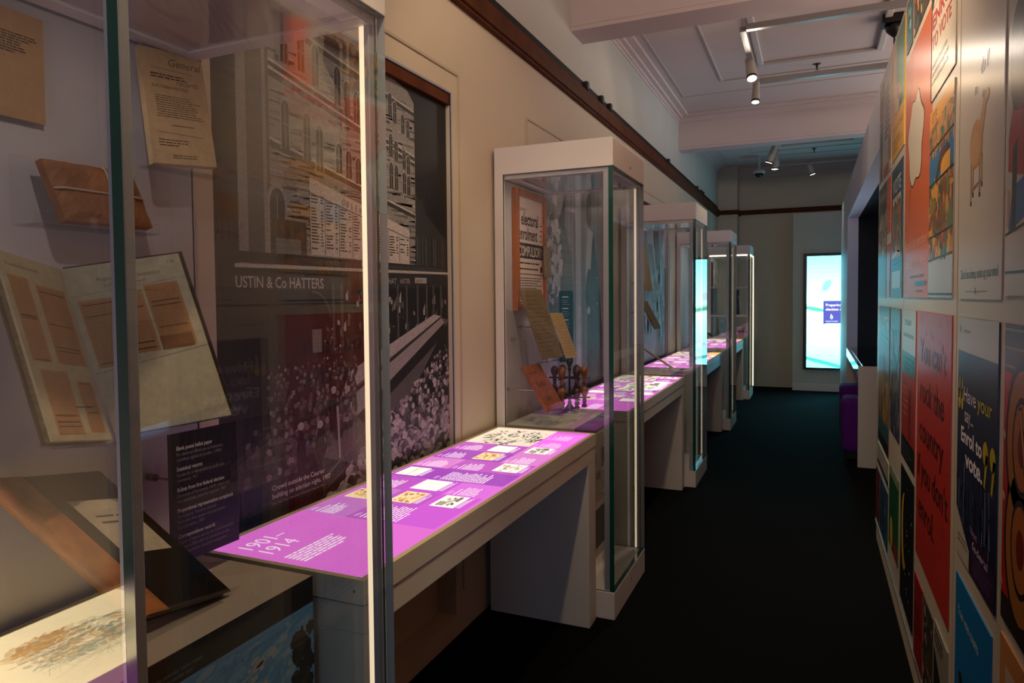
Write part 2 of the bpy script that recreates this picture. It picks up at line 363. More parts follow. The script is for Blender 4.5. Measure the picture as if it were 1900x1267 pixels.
def mural_street():
    y0, z0 = 1.50, .80; A = Art((XL-.025, y0, z0), Y1, Z1, 1.44, 1.745, tone(22), .01); rr = random.Random(3); A.eps = .00012
    a = lambda y, z: (y-y0, z-z0)
    def q(pts, v, l=1, t=(1, .97, .95)): A.poly([a(*p) for p in pts], tone(v, t), l)
    # sky (near black) and main building
    q([(1.5, 2.55), (2.94, 2.55), (2.94, 1.7), (1.5, 1.7)], 20, .5)
    roof = lambda y: 2.50 if y < 2.3 else 2.50-(y-2.3)*.25
    q([(1.5, 1.70), (2.655, 1.70), (2.65, 2.43), (2.60, 2.47), (2.5, 2.49), (1.5, 2.54)], 128, 1)
    for k in range(520):      # stone courses and weathering
        yy = rr.uniform(1.72, 2.62); zz = rr.uniform(1.72, 2.42); L = rr.uniform(.02, .14)
        q([(yy, zz), (min(yy+L, 2.65), zz-.002), (min(yy+L, 2.65), zz+rr.uniform(.003, .012)), (yy, zz+.004)], rr.choice((62, 84, 100, 138, 152)), 1.3)
    for z0c in (2.275, 2.30, 2.055, 2.46):
        f_ = lambda y: z0c-(y-1.94)*(.16 if z0c < 2.4 else .12)
        q([(1.76, f_(1.76)), (2.65, f_(2.65)), (2.65, f_(2.65)+.016), (1.76, f_(1.76)+.022)], 52, 1.5); q([(1.76, f_(1.76)+.022), (2.65, f_(2.65)+.016), (2.65, f_(2.65)+.022), (1.76, f_(1.76)+.032)], 175, 1.6)
    def arch(yc, zb, wd, h, v=30):
        n = 8; P = [(yc-wd/2, zb), (yc+wd/2, zb)]+[(yc+wd/2*math.cos(math.pi*k/n), zb+h-wd/2+wd/2*1.5*math.sin(math.pi*k/n)) for k in range(n+1)]
        P2 = [(yc+(p[0]-yc)*1.3, zb+(p[1]-zb)*1.07) for p in P]; q(P2, 138, 2); q(P, v, 2.2)
        A.line(a(yc, zb), a(yc, zb+h), .003, tone(140), 2.4); A.line(a(yc-wd/2, zb+h*.55), a(yc+wd/2, zb+h*.55), .003, tone(120), 2.4)
    for yc, zb_, zt in ((1.835, 2.085, 2.235), (1.943, 2.068, 2.218), (2.009, 2.042, 2.190), (2.119, 2.054, 2.150), (2.177, 2.043, 2.135), (2.238, 2.032, 2.119), (2.34, 2.06, 2.16), (2.40, 2.05, 2.15), (2.465, 2.05, 2.145), (2.504, 2.045, 2.14), (2.566, 2.04, 2.12), (2.60, 2.035, 2.11),
                        (1.835, 2.365, 2.48), (1.919, 2.358, 2.476), (1.993, 2.330, 2.458), (2.116, 2.294, 2.421), (2.172, 2.275, 2.385), (2.231, 2.256, 2.362), (2.33, 2.26, 2.37), (2.40, 2.30, 2.40), (2.463, 2.335, 2.421), (2.498, 2.314, 2.394), (2.559, 2.284, 2.357), (2.60, 2.275, 2.341),
                        (2.465, 2.175, 2.258), (2.504, 2.165, 2.237), (2.566, 2.140, 2.212), (2.600, 2.125, 2.194)):
        arch(yc, zb_, .036 if yc < 2.3 else .024, zt-zb_, 24)
    for yc in (1.79,): arch(yc, 1.74, .07, .2, 55)
    # pilaster column at left
    q([(1.66, 1.70), (1.76, 1.70), (1.76, 2.50), (1.66, 2.50)], 78, 1.9); q([(1.73, 1.72), (1.745, 1.72), (1.745, 2.5), (1.73, 2.5)], 130, 1.95)
    q([(1.50, .8), (1.62, .8), (1.62, 2.5), (1.50, 2.5)], 30, 1.9)
    # further buildings
    q([(2.64, 1.72), (2.66, 2.05), (2.69, 2.02), (2.71, 2.04), (2.74, 1.97), (2.80, 1.94), (2.94, 1.86), (2.94, 1.70)], 45, 1.2)
    for k in range(24): yy = 2.66+k*.012; q([(yy, 1.74), (yy+.004, 1.74), (yy+.004, 1.86), (yy, 1.88)], rr.choice((75, 95, 25)), 2)
    for yy in (2.74, 2.78): A.line(a(yy, 1.94), a(yy, 2.12), .002, tone(60), 2)
    # score board
    sb = lambda y: 2.015-(y-1.95)*.19
    q([(1.95, 1.755), (2.60, 1.745), (2.60, sb(2.60)), (1.95, sb(1.95))], 176, 3, (1, .93, .88))
    q([(1.95, sb(1.95)-.05), (2.60, sb(2.6)-.035), (2.60, sb(2.6)-.038), (1.95, sb(1.95)-.054)], 40, 3.2)
    cols = [1.95+k*.0812 for k in range(9)]
    for c in cols: A.line(a(c, 1.755), a(c, sb(c)-.045), .003, tone(45), 3.3)
    for c in cols[:-1]:
        z = sb(c)-.062
        while z > 1.772:
            for (u0, u1) in ((.006, .05), (.058, .074)):
                if rr.random() < .85: A.rect(*a(c+u0, z), *a(c+u0+(u1-u0)*rr.uniform(.5, 1), z+.0045), tone(40), 3.3)
            z -= .0105
    for k, ch in enumerate('OBSERVER'): yc = 2.13+k*.027; A.text(*a(yc, sb(yc)-.038), ch, .030, tone(40), 3.4, .95)
    q([(1.76, 1.72), (1.93, 1.72), (1.93, 1.86), (1.76, 1.86)], 60, 2.6); q([(1.78, 1.75), (1.90, 1.75), (1.90, 1.80), (1.78, 1.80)], 110, 2.7)
    # balcony railing and awning
    q([(1.6, 1.715), (2.94, 1.715), (2.94, 1.745), (1.6, 1.75)], 38, 3.5)
    for k in range(90): yy = 1.98+k*.0105; A.line(a(yy, 1.722), a(yy, 1.738), .002, tone(105), 3.6)
    q([(1.6, 1.700), (2.94, 1.712), (2.94, 1.722), (1.6, 1.712)], 165, 3.8)
    A.ell(*a(2.28, 1.735), .035, .022, tone(150), 3.9)
    q([(1.55, 1.625), (2.94, 1.655), (2.94, 1.71), (1.55, 1.70)], 42, 3.6)
    A.text(*a(1.60, 1.640), 'USTIN & Co HATTERS', .050, tone(165), 4, .86, 1, .015)
    A.text(*a(2.43, 1.662), 'HAT', .034, tone(150), 4, .9); A.text(*a(2.52, 1.665), 'HATTER', .03, tone(150), 4, .7); A.rect(*a(2.64, 1.668), *a(2.74, 1.692), tone(150), 4)
    A.text(*a(2.65, 1.672), 'BLACK', .018, tone(30), 4.2)
    # dark shops with posts and arches
    q([(1.5, .8), (2.94, .8), (2.94, 1.66), (1.5, 1.63)], 26, 1.1)
    for yy in (2.07, 2.12, 2.33, 2.50, 2.57, 2.66, 2.74, 2.80, 2.87): A.line(a(yy, 1.42), a(yy, 1.66), .014, tone(74), 3.7)
    for k in range(8):
        th = math.pi*.5*k/8; A.line(a(1.95+.1*math.sin(th), 1.54+.09*math.cos(th)), a(1.95+.1*math.sin(th+.2), 1.54+.09*math.cos(th+.2)), .007, tone(85), 3.7)
    for k in range(60):
        yy = rr.uniform(2.02, 2.92); zz = rr.uniform(1.45, 1.60); q([(yy, zz), (yy+.015, zz), (yy+.015, zz+rr.uniform(.01, .05)), (yy, zz+.02)], rr.choice((90, 120, 150, 50)), 3.4)
    q([(1.72, 1.30), (2.02, 1.30), (2.02, 1.56), (1.72, 1.56)], 33, 1.6); q([(1.95, 1.42), (2.0, 1.42), (2.0, 1.5), (1.95, 1.5)], 110, 1.8)
    # road and tram roofs
    q([(2.0, 1.05), (2.15, 1.33), (2.85, 1.52), (2.94, 1.50), (2.6, 1.2), (2.3, .95)], 82, 3.1, (1, .93, .95))
    q([(2.10, 1.245), (2.16, 1.335), (2.80, 1.530), (2.87, 1.520)], 158, 3.9, (1, .93, .95)); q([(2.12, 1.24), (2.86, 1.517), (2.87, 1.512), (2.13, 1.228)], 40, 4)
    q([(2.13, 1.228), (2.87, 1.512), (2.90, 1.490), (2.20, 1.165)], 140, 3.9, (1, .93, .95)); q([(2.20, 1.165), (2.90, 1.490), (2.91, 1.44), (2.24, 1.13)], 30, 3.95)
    A.line(a(1.75, .86), a(2.35, 1.14), .008, tone(95), 3.95); A.line(a(1.85, .86), a(2.4, 1.12), .004, tone(85), 3.95)
    # the crowd
    lo = lambda y, z: z < 1.13+(y-2.25)*.36 if y > 2.2 else z < .98
    crowd(A, 1.9, 2.94, .82, 1.40, 1500, .009, .030, rr, lambda y, z: lo(y+1.5, z+.8) if False else True if z < 0 else True) if False else None
    P = []
    def put(n, y0_, y1_, zl, zh, s0, s1, cond, br):
        for _ in range(n):
            yy, zz = rr.uniform(y0_, y1_), rr.uniform(zl, zh)
            if cond(yy, zz): P.append((zz, yy, s0+(s1-s0)*(zh-zz)/(zh-zl), br))
    put(1500, 2.0, 2.94, .80, 1.46, .007, .040, lambda y, z: z < 1.03+(y-2.25)*.56 and z < 1.46, 145)
    put(420, 1.72, 2.2, 1.0, 1.42, .008, .022, lambda y, z: z > 1.02+(y-1.75)*.35 and z < 1.40, 92)
    put(160, 2.0, 2.9, 1.38, 1.50, .005, .009, lambda y, z: z > 1.37+(y-2.1)*.23+.03, 120)
    put(120, 1.62, 2.0, .82, 1.2, .014, .03, lambda y, z: True, 60)
    P.sort(reverse=True)
    for i, (zz, yy, s, br) in enumerate(P):
        l = 5+i*.006; x, yv = a(yy, zz)
        A.ell(x, yv-s*1.2, s*.95, s*1.3, tone(rr.uniform(14, 62)), l, 7)
        c = rr.choice((rr.uniform(40, 95), rr.uniform(br-45, br+35), rr.uniform(br-30, br+40)))
        A.ell(x, yv, s*rr.uniform(.55, .85), s*rr.uniform(.5, .8), tone(c, (1, .88, .92)), l+.002, 8, rr.uniform(-.6, .6))
    for (yy, zz, h) in ((2.06, 1.20, .16), (1.88, 1.08, .2), (1.98, 1.10, .14)):
        A.ell(*a(yy, zz), .022, h*.45, tone(16), 16); A.ell(*a(yy, zz+h*.5), .016, .014, tone(150), 16.2)
    A.line(a(2.09, 1.03), a(2.08, 1.22), .012, tone(150), 16.3)
    A.rect(*a(1.60, .8), *a(1.99, 1.03), tone(18), 17.5)
    A.text(*a(1.735, .998), 'Crowd outside the Courier', .0235, tone(215), 18); A.text(*a(1.735, .972), 'building on election night, 1907', .0235, tone(215), 18)
    A.text(*a(1.735, .953), 'John Oxley Library, State Library of Queensland, Neg No. 1234', .010, tone(170), 18)
    return tag(A.build('wall_mural', PRM), 'large black and white photograph of an election night crowd under an observer results board', 'mural')
mural_street()
def bar(name, k):
    a, b = niches[k]; return MB().box(XL-.026, XL+.0, a, b, 2.49, 2.545)
for k in (0, 1, 2, 3, 4):
    a, b = niches[k]; struct(MB().box(XL-.05, XL-.003, a+.002, b-.002, 2.492, 2.543).build('trim_%d' % (30+k), BROWN))
    struct(MB().box(XL-.004, XL+.003, a, b, 2.543, 2.552).box(XL-.004, XL+.003, b, b+.008, .9, 2.552).build('trim_%d' % (40+k), pm('blue_lit_edge', '8E9AA8', .3)))  # bluish light along the niche edge is put into this colour
def mural_wedding():
    y0, z0 = 4.19, .55; A = Art((XL-.025, y0, z0), Y1, Z1, 1.44, 1.99, tone(120), .01); rr = random.Random(5)
    a = lambda y, z: (y-y0, z-z0)
    def q(pts, v, l=1, t=(.94, .97, 1.05)): A.poly([a(*p) for p in pts], tone(v, t), l)
    for k in range(16):
        yy = 4.19+k*.09; q([(yy, .6), (yy+.05, .6), (yy+.05, 2.54), (yy, 2.54)], rr.choice((105, 130, 140)), 1)
    q([(4.90, .9), (5.02, .9), (5.02, 2.54), (4.90, 2.54)], 178, 2); q([(5.06, .9), (5.09, .9), (5.09, 2.54), (5.06, 2.54)], 95, 2)
    q([(4.30, .6), (4.78, .6), (4.86, 1.5), (4.80, 1.9), (4.62, 2.15), (4.36, 2.0)], 92, 2.5)           # groom in grey
    q([(4.25, .6), (4.52, .6), (4.48, 1.5), (4.33, 1.5)], 130, 2.7)
    A.ell(*a(4.52, 2.28), .10, .13, tone(150), 3, 14); q([(4.52, 2.10), (4.66, 2.05), (4.68, 2.32), (4.60, 2.20)], 45, 3.2)
    A.ell(*a(4.56, 2.38), .12, .05, tone(60), 3.3, 12)
    for _ in range(150):                                                                             # bouquet
        r_, t_ = rr.random()**.5*.19, rr.uniform(0, 6.28); A.ell(*a(4.40+r_*math.cos(t_), 1.86+1.5*r_*math.sin(t_)), rr.uniform(.02, .045), rr.uniform(.02, .04), tone(rr.choice((205, 185, 165, 110))), 4+rr.random(), 7, rr.uniform(0, 3))
    for _ in range(60): A.ell(*a(4.42+rr.uniform(-.14, .16), 2.36+rr.uniform(-.12, .15)), rr.uniform(.02, .05), rr.uniform(.02, .04), tone(rr.choice((190, 160, 130))), 4+rr.random(), 7, rr.uniform(0, 3))
    q([(5.16, .6), (5.60, .6), (5.60, 1.3), (5.50, 1.75), (5.36, 2.08), (5.27, 1.95), (5.18, 1.60)], 48, 3)   # man in dark suit
    q([(5.14, 1.7), (5.24, 1.6), (5.30, 1.95), (5.34, 2.10), (5.2, 2.12), (5.16, 1.9)], 175, 3.4); A.ell(*a(5.235, 2.25), .075, .13, tone(78), 3.5, 14)
    A.ell(*a(5.24, 1.62), .10, .20, tone(58), 3.6, 14); A.ell(*a(5.22, 1.50), .04, .03, tone(190), 3.8)
    for z in (1.75, 1.55): A.ell(*a(5.45, z), .012, .008, tone(210), 3.9)
    for z in (1.02, 1.16, 1.30, 1.45): q([(4.94, z), (5.02, z), (5.02, z+.09), (4.94, z+.09)], 190, 2.8)
    q([(4.19, .55), (5.63, .55), (5.63, .95), (5.0, 1.05), (4.19, .98)], 22, 5)
    return tag(A.build('wall_mural', PRM), 'black and white photograph of a bride with flowers and two men in suits', 'mural')
mural_wedding()
def mural_misc(k, label, seed, tint, base=110):
    a0, b0 = niches[k]; A = Art((XL-.025, a0, .55), Y1, Z1, b0-a0, 1.99, tone(base, tint), .01); rr = random.Random(seed); w, h = b0-a0, 1.99
    for i in range(26):
        x, y = rr.uniform(0, w), rr.uniform(.35, h); s = rr.uniform(.05, .25)
        A.poly([(x+s*math.cos(t+rr.uniform(-.3, .3)), y+1.7*s*math.sin(t)) for t in [j*1.05 for j in range(6)]], tone(rr.choice((55, 80, 150, 180, 130)), tint), 1+i*.1)
    A.line((.55, h), (1.2, .6), .03, tone(195, tint), 5); A.line((.85, h), (1.3, 1.2), .015, tone(60, tint), 5)
    for i in range(30):
        x = rr.uniform(.1, w-.1); y = rr.uniform(.7, 1.5); A.ell(x, y, .03, .04, tone(rr.choice((170, 140, 70))), 6, 8); A.ell(x, y-.11, .045, .08, tone(rr.choice((40, 60, 90))), 5.8, 8)
    A.rect(0, 0, w, .38, tone(20), 6.5)
    return tag(A.build('wall_mural', PRM), label, 'mural')
mural_misc(3, 'blue grey photograph mural on the wall beyond the third glass case', 8, (.85, .95, 1.12))
mural_misc(4, 'grey photograph mural on the wall beyond the fourth glass case, farthest along', 9, (1, .96, .98), 120)

# ================================================================ GLASS CASES
CY = [.70, 3.39, 6.05, 8.80, 11.56]
CX0, CX1 = -1.514, -.885; HB, HT, BT = 2.232, 2.375, .138
labels = ['tall white framed glass case nearest the viewer, holding books and papers',
          'white framed glass case holding a framed poster and rubber stamps',
          'white framed glass case third along, between two glowing tables',
          'white framed glass case fourth along, with a twig ornament in front of it',
          'smallest looking glass case at the far end with brightly lit edges']
def make_case(y0, label, first):
    t = thing('display_case', label, 'display case', (CX1, y0, 0), 'glass display cases along the wall'); y1 = y0+.69
    bs = rel(MB().box(CX0, CX1, y0, y1, 0, BT).build('base', CASE, bevel=.003), t)
    hd = rel(MB().box(CX0, CX1, y0, y1, HB+.004, HT).build('header', CASE, bevel=.003), t)
    # inner frame under the header, with a glossy clear soffit
    m = MB(); a = .05
    for (xx0, xx1, yy0, yy1) in ((CX0+.05, CX1-.02, y0+.02, y0+.02+a), (CX0+.05, CX1-.02, y1-.02-a, y1-.02), (CX0+.05, CX0+.05+a, y0+.02+a, y1-.02-a), (CX1-.02-a, CX1-.02, y0+.02+a, y1-.02-a)):
        m.box(xx0, xx1, yy0, yy1, HB-.018, HB+.003)
    rel(m.build('header_frame', CASE, bevel=.002), t)
    rel(MB().box(CX0+.1, CX1-.07, y0+.07, y1-.07, HB-.012, HB+.003).build('ceiling_panel', pm('mirror_gloss_panel', 'A8989A', .06, .9, coat=1, coatr=.03), t), t)
    rel(MB().box(CX0+.012, CX0+.034, y0+.05, y1-.012, BT, HB).build('back_panel', LINER), t)
    m = MB().box(CX0, CX0+.048, y0, y0+.035, BT, HB+.01)
    rel(m.build('rear_post', CASE, bevel=.003), t)
    rel(MB().box(CX0, CX0+.03, y1-.012, y1, BT, HB).build('rear_post', POST, bevel=.002), t)
    pane('near_pane', CX0+.048, CX1-.024, y0+.004, y0+.014, BT, HB+.003, 1, t)
    pane('far_pane', CX0+.03, CX1-.024, y1-.014, y1-.004, BT, HB+.003, 1, t)
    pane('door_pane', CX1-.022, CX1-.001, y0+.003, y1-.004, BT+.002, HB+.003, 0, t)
    rel(MB().box(CX1-.056, CX1-.0235, y0+.022, y0+.040, BT, HB+.003).build('corner_post', POST, bevel=.002), t)
    rel(MB().box(CX1-.038, CX1-.0235, y1-.034, y1-.0145, BT, HB+.003).build('corner_post', POST, bevel=.002), t)
    rel(MB().box(CX1-.050, CX1-.0385, y1-.034, y1-.022, BT+.01, HB-.02).build('light_strip', STRIP), t)
    for z, pp in ((HB+.045, hd), (.085, bs)): MB().tube([(CX1-.002, y0+.35, z), (CX1+.003, y0+.35, z)], .008, 14).build('lock', STEEL).parent = pp
    rel(spot((CX1-.075, y0+.085, HB-.03), (CX0+.05, y0+.42, 1.35), CASE_E[first], 140, .8, (1.0, .84, .74), .012), t)  # unseen spot added under the header to brighten the case interior
    return t
CASE_E = (3.2, 4, 5, 5, 9)
cases = [make_case(y, l, i) for i, (y, l) in enumerate(zip(CY, labels))]
# the last case glows along its top and front edges
t5 = cases[4]; y0 = CY[4]
GLOW = pm('bright_led_strip', 'FFF0C8', .5, emit=(1.0, .86, .55), es=2.2)
rel(MB().box(CX1-.60, CX1-.04, y0-.002, y0+.004, HB-.02, HB+.002).box(CX1-.001, CX1+.004, y0, y0+.69, HB-.02, HB+.002).box(CX1-.001, CX1+.006, y0+.665, y0+.69, BT, HB).build('edge_light', GLOW), t5)
for z in (1.28, 1.72): rel(MB().box(CX0+.05, CX1-.03, y0+.02, y0+.65, z, z+.02).build('shelf', CASE), t5)

# ================================================================ PLINTHS inside the cases
def plinth_art(i, y0):
    A = Art((-1.0985, y0+.035, .139), Y1, Z1, .625, .796, '0B0B0D' if i == 0 else 'BDB3A8', .001); rr = random.Random(20+i)
    if i == 0:
        W, H = .625, .796
        A.rect(0, 0, W, H-.062, '5A8CB4', 1)
        for _ in range(900):
            x, y = rr.uniform(0, W), rr.uniform(.40, H-.075); A.ell(x, y, rr.uniform(.006, .028), rr.uniform(.003, .011), rr.choice(('5C90B6', '6696B8', '709CB8', '7AA0B6', '5288B2', '86A2B0')), 1.2+rr.random()*.8, 9, .25)
        for _ in range(120): A.ell(rr.choice((.14, .22, .31, .44))+rr.gauss(0, .02), rr.choice((.58, .63, .67))+rr.gauss(0, .012), rr.uniform(.004, .014), rr.uniform(.002, .007), rr.choice(('A8A69C', '9AA2A4', 'B0AAA0')), 2.2, 8, .3)
        A.rect(0, 0, W, .40, '98A6AA', 2.3); A.rect(0, 0, W, .18, '5B5A3C', 2.5)
        for x in (.27, .33): A.rect(x, .50, x+.02, .58, '8B5A33', 3)      # house with chimneys
        A.rect(.22, .30, .38, .52, '9A6B45', 2.9); A.poly([(.17, .48), (.39, .56), (.40, .545), (.17, .44)], '5E6E70', 3)
        A.poly([(.40, .42), (.47, .42), (.455, .60)], '2A3236', 3)           # spire
        for _ in range(60): A.ell(.585+rr.uniform(-.03, .03), .60+rr.uniform(-.09, .08), rr.uniform(.006, .018), rr.uniform(.008, .02), rr.choice(('2A2A26', '3A3328', '25231F')), 3.5+rr.random()*.3, 7)
        A.line((.590, .30), (.585, .56), .006, '3A322A', 3.6); A.line((.60, .46), (.565, .55), .003, '3A322A', 3.6)
        for _ in range(40): A.ell(.50+rr.uniform(-.02, .03), .42+rr.uniform(-.05, .09), .01, .012, rr.choice(('5B6648', '6E7450')), 3.4, 7)
        A.lines(.16, H-.054, .30, H-.030, 2, '4A4A4C', 3.8)
    else:
        W, H = .625, .796; c = ('7E5B96', '9AA3B0', 'A8A29A', '8E8A86')[i-1]
        A.rect(0, H-.09, W, H, '4A3260', 1)
        for _ in range(14):
            x, y = rr.uniform(0, W-.1), rr.uniform(.42, H-.2); A.rect(x, y, x+rr.uniform(.04, .1), y+rr.uniform(.04, .14), rr.choice(('54463F', '6B625A', '3A332E', '8A8078')), 2+rr.random())
        A.lines(.01, .30, W-.01, H-.10, 34, '6B625C', 1.5, rr=rr); A.rect(0, .05, W, .27, '2C2420', 3)
    return A
pl_labels = ['plinth with a painted blue sky scene on its front, under the leaning old album',
             'plinth printed with old newspaper pictures, under the stamp carousel', 'low plinth in the third glass case, under a slanted rod',
             'low plinth inside the fourth glass case', 'low plinth inside the farthest glass case']
for i, y0 in enumerate(CY):
    t = thing('plinth', pl_labels[i], 'plinth', (-1.10, y0+.035, BT), 'plinths inside the glass cases')
    rel(MB().box(-1.476, -1.101, y0+.035, y0+.66, BT, .935).build('body', pm('plinth_grey_top', 'A39788', .45, noise=.04, nscale=4), bevel=.001), t)
    A = plinth_art(i, y0); A.build('front_graphic', PR, t)

# ================================================================ GLOWING TABLES
PU = dict(base=(.80, .16, .66), mid=(.56, .10, .55), deep=(.40, .065, .50), pink=(.78, .24, .64), lav=(.64, .19, .60))
WHT = (1.05, .82, .92); CRM = (1.15, .92, .66); PAP = (1.25, 1.08, .90)
def photo(A, u0, v0, u1, v1, kind, rr):
    A.rect(u0, v0, u1, v1, PAP if kind != 'sepia' else (1.1, .80, .42), 2)
    w, h = u1-u0, v1-v0; col = {'sepia': [(.85, .42, .12), (.95, .6, .25), (.5, .25, .1)], 'sketch': [(.62, .5, .36), (.35, .28, .22), (.85, .74, .55)], 'photo': [(.4, .34, .26), (.2, .17, .14), (.75, .68, .52), (.9, .8, .6)], 'blank': [(1.1, .98, .85)], 'pages': [(1.0, .8, .5)]}[kind]
    n = {'blank': 4, 'pages': 5}.get(kind, 36)
    for _ in range(n):
        a, b = u0+w*rr.uniform(.1, .9), v0+h*rr.uniform(.12, .88)
        A.ell(a, b, w*rr.uniform(.03, .13), h*rr.uniform(.02, .10), rr.choice(col), 2.2+rr.random()*.6, 7, rr.uniform(-.4, .4))
    if kind == 'pages': A.line((u0, v0+h*.48), (u1, v0+h*.5), .003, (.3, .2, .1), 3)
    if kind == 'photo':
        A.rect(u0+.1*w, v0+.55*h, u0+.45*w, v0+.85*h, (.25, .21, .16), 3); A.rect(u0+.55*w, v0+.2*h, u0+.95*w, v0+.35*h, (.22, .18, .14), 3)
        for k in range(5): A.rect(u0+w*(.12+k*.07), v0+.6*h, u0+w*(.15+k*.07), v0+.8*h, (.7, .6, .45), 3.2)
    A.lines(u1+.006, v0, u1+.03, v1, 1, WHT, 3, rr=rr) if False else None
    for k in range(3): A.rect(u0+.006, v0-.008-k*.006, u0+w*rr.uniform(.6, 1), v0-.005-k*.006, WHT, 3)
def cell(A, i, j, n, c, rr, head=None, nl=8, w=1, frac=.72):
    U0, DU = .385, .168; V = (.017, .175, .33, .492); u0, u1 = U0+DU*i, U0+DU*(i+n); v0, v1 = V[j], V[j+w]
    A.rect(u0, v0, u1, v1, PU[c], 1)
    if nl:
        A.text(u0+.012, v1-.026, head or '19%02d' % rr.randint(1, 14), .022, (.95, .60, .85), 3)
        A.rect(u0+.012, v1-.043, u0+.012+.075, v1-.038, WHT, 3); A.rect(u0+.012, v1-.052, u0+.012+.05, v1-.047, WHT, 3) if False else None
        A.lines(u0+.012, v1-.05-.0098*nl, u0+(u1-u0)*frac, v1-.05, nl, WHT, 3, .48, .3, rr)
def table_art(k, y0, length):
    L = length-.036; rr = random.Random(50+k)
    A = Art((-.988, y0+.018, .9275), Y1, (-1, 0, 0), L, .508, PU['base'], .003)
    # brighter magenta title block, then the grid of cells
    T = ['1856–\n1900', '1901–\n1914', '1915–\n1939', '1940–\n1961', '1962–\n1983', '1984–\n2001'][k]
    a, b = T.split('\n')
    if k in (0, 1, 2, 3, 4):
        A.text(.030, .385, a, .075, WHT, 3, .86, 1, -.006); A.text(.030, .315, b, .075, WHT, 3, .86, 1, -.006)
        A.lines(.035, .198, .245, .275, 6, WHT, 3, .5, .12, rr)
    lay = k % 3
    if lay == 1:
        cell(A, 0, 2, 1, 'lav', rr, '1901', 6); cell(A, 0, 0, 3, 'mid', rr, nl=0, w=2); cell(A, 0, 0, 2, 'mid', rr, nl=0)
        A.text(.40, .30, '1901', .022, (.95, .60, .85), 3); A.rect(.40, .285, .50, .290, WHT, 3); A.lines(.40, .155, .56, .28, 11, WHT, 3, .48, .3, rr)
        cell(A, 1, 2, 1, 'lav', rr, nl=0); cell(A, 2, 2, 1, 'mid', rr, '1902', 7); cell(A, 3, 2, 1, 'deep', rr, nl=0); cell(A, 4, 2, 1, 'pink', rr, '1902', 8); cell(A, 5, 2, 1, 'deep', rr, '1906', 8); cell(A, 6, 2, 1, 'mid', rr, '1908', 8)
        cell(A, 2, 0, 1, 'pink', rr, '1903', 7); cell(A, 2, 1, 1, 'deep', rr, nl=0)
        cell(A, 3, 0, 1, 'deep', rr, nl=0, w=2); A.text(.90, .295, '1903', .022, (.95, .60, .85), 3); A.lines(.90, .10, 1.03, .285, 16, WHT, 3, .48, .3, rr)
        cell(A, 4, 1, 1, 'mid', rr, '1904', 8); cell(A, 4, 0, 1, 'mid', rr, nl=0); cell(A, 5, 1, 1, 'deep', rr, nl=0); cell(A, 6, 1, 1, 'mid', rr, nl=0); cell(A, 5, 0, 2, 'pink', rr, '1907', 7, frac=.4)
        photo(A, .575, .385, .685, .475, 'sepia', rr); photo(A, .585, .215, .715, .305, 'sepia', rr); photo(A, .590, .062, .720, .150, 'photo', rr)
        photo(A, .750, .210, .880, .318, 'blank', rr); photo(A, .910, .385, 1.035, .480, 'pages', rr); photo(A, 1.090, .048, 1.222, .152, 'sketch', rr)
        photo(A, 1.250, .22, 1.382, .318, 'sepia', rr); photo(A, 1.412, .22, 1.534, .322, 'blank', rr); photo(A, 1.435, .055, 1.559, .155, 'photo', rr)
        cell(A, 7, 0, 2, 'base', rr, nl=0); cell(A, 7, 0, 1, 'mid', rr, '1909', 8); cell(A, 8, 0, 1, 'base', rr, '1914', 7)
    else:
        cs = ['deep', 'mid', 'pink', 'lav', 'base']
        for i in range(9 if lay else 7):
            for j in range(3):
                if (i+j) % 2: cell(A, i, j, 1, rr.choice(cs), rr)
                else: cell(A, i, j, 1, rr.choice(cs), rr, nl=0); photo(A, .385+.168*i+.02, (.03, .19, .345)[j], .385+.168*i+.15, (.16, .315, .475)[j], rr.choice(('sepia', 'photo', 'sketch', 'blank', 'blank')), rr)
        if lay == 2:
            photo(A, 1.0, .03, 1.45, .30, 'photo', rr)
    # large drawing at the far end
    u0, u1, v0, v1 = 1.560, L, .178, .508
    if k == 0:
        A.rect(u0, v0, u1, v1, (4.6, 3.5, 1.9), 3.3)
        def blob(n, cu, cv, ru, rv, cols):
            for _ in range(n):
                r_, t_ = rr.random()**.5, rr.uniform(0, 6.28)
                A.ell(cu+ru*r_*math.cos(t_), cv+rv*r_*math.sin(t_), rr.uniform(.006, .02), rr.uniform(.003, .008), rr.choice(cols), 3.5+rr.random()*.8, 7, rr.uniform(-.8, .8))
        blob(170, u0+.20, v0+.17, .13, .07, [(2.9, 1.5, .4), (3.2, 2.0, .8), (1.9, 1.4, .8), (1.2, 1.5, 1.0)])
        blob(60, u0+.25, v0+.22, .06, .03, [(2.7, 1.2, .3), (2.2, 1.1, .3)])
        for n_ in range(2):
            for q in range(16): A.line((u0+.09+n_*.11+q*.005, v0+.10+.05*n_), (u0+.10+n_*.11+q*.005, v0+.145+.05*n_), .0016, (1.0, .8, .5), 4.6)
        for q in range(50): A.line((u0+.06+rr.random()*.26, v0+.05+rr.random()*.1), (u0+.08+rr.random()*.26, v0+.06+rr.random()*.1), .0012, (1.7, 1.5, .8), 4.5)
    else:
        A.rect(u0, v0, u1, v1, (.98, .80, .60), 3.3)
        for q in range(6 if lay == 1 else 9):
            cu, cv = u0+(u1-u0)*rr.uniform(.15, .85), v0+(v1-v0)*(.12+.13*q)
            for _ in range(26): A.ell(cu+rr.gauss(0, .05), cv+rr.gauss(0, .018), rr.uniform(.006, .03), rr.uniform(.003, .009), rr.choice([(.16, .11, .08), (.45, .36, .26), (.62, .5, .4), (.08, .06, .05)]), 3.5+rr.random()*.8, 7, rr.uniform(-.9, .9))
            A.line((cu-.08, cv+.01), (cu+.09, cv-.015), .003, (.1, .07, .05), 4.6)
    if k == 3: photo(A, 1.3, .02, 1.75, .17, 'sepia', rr)
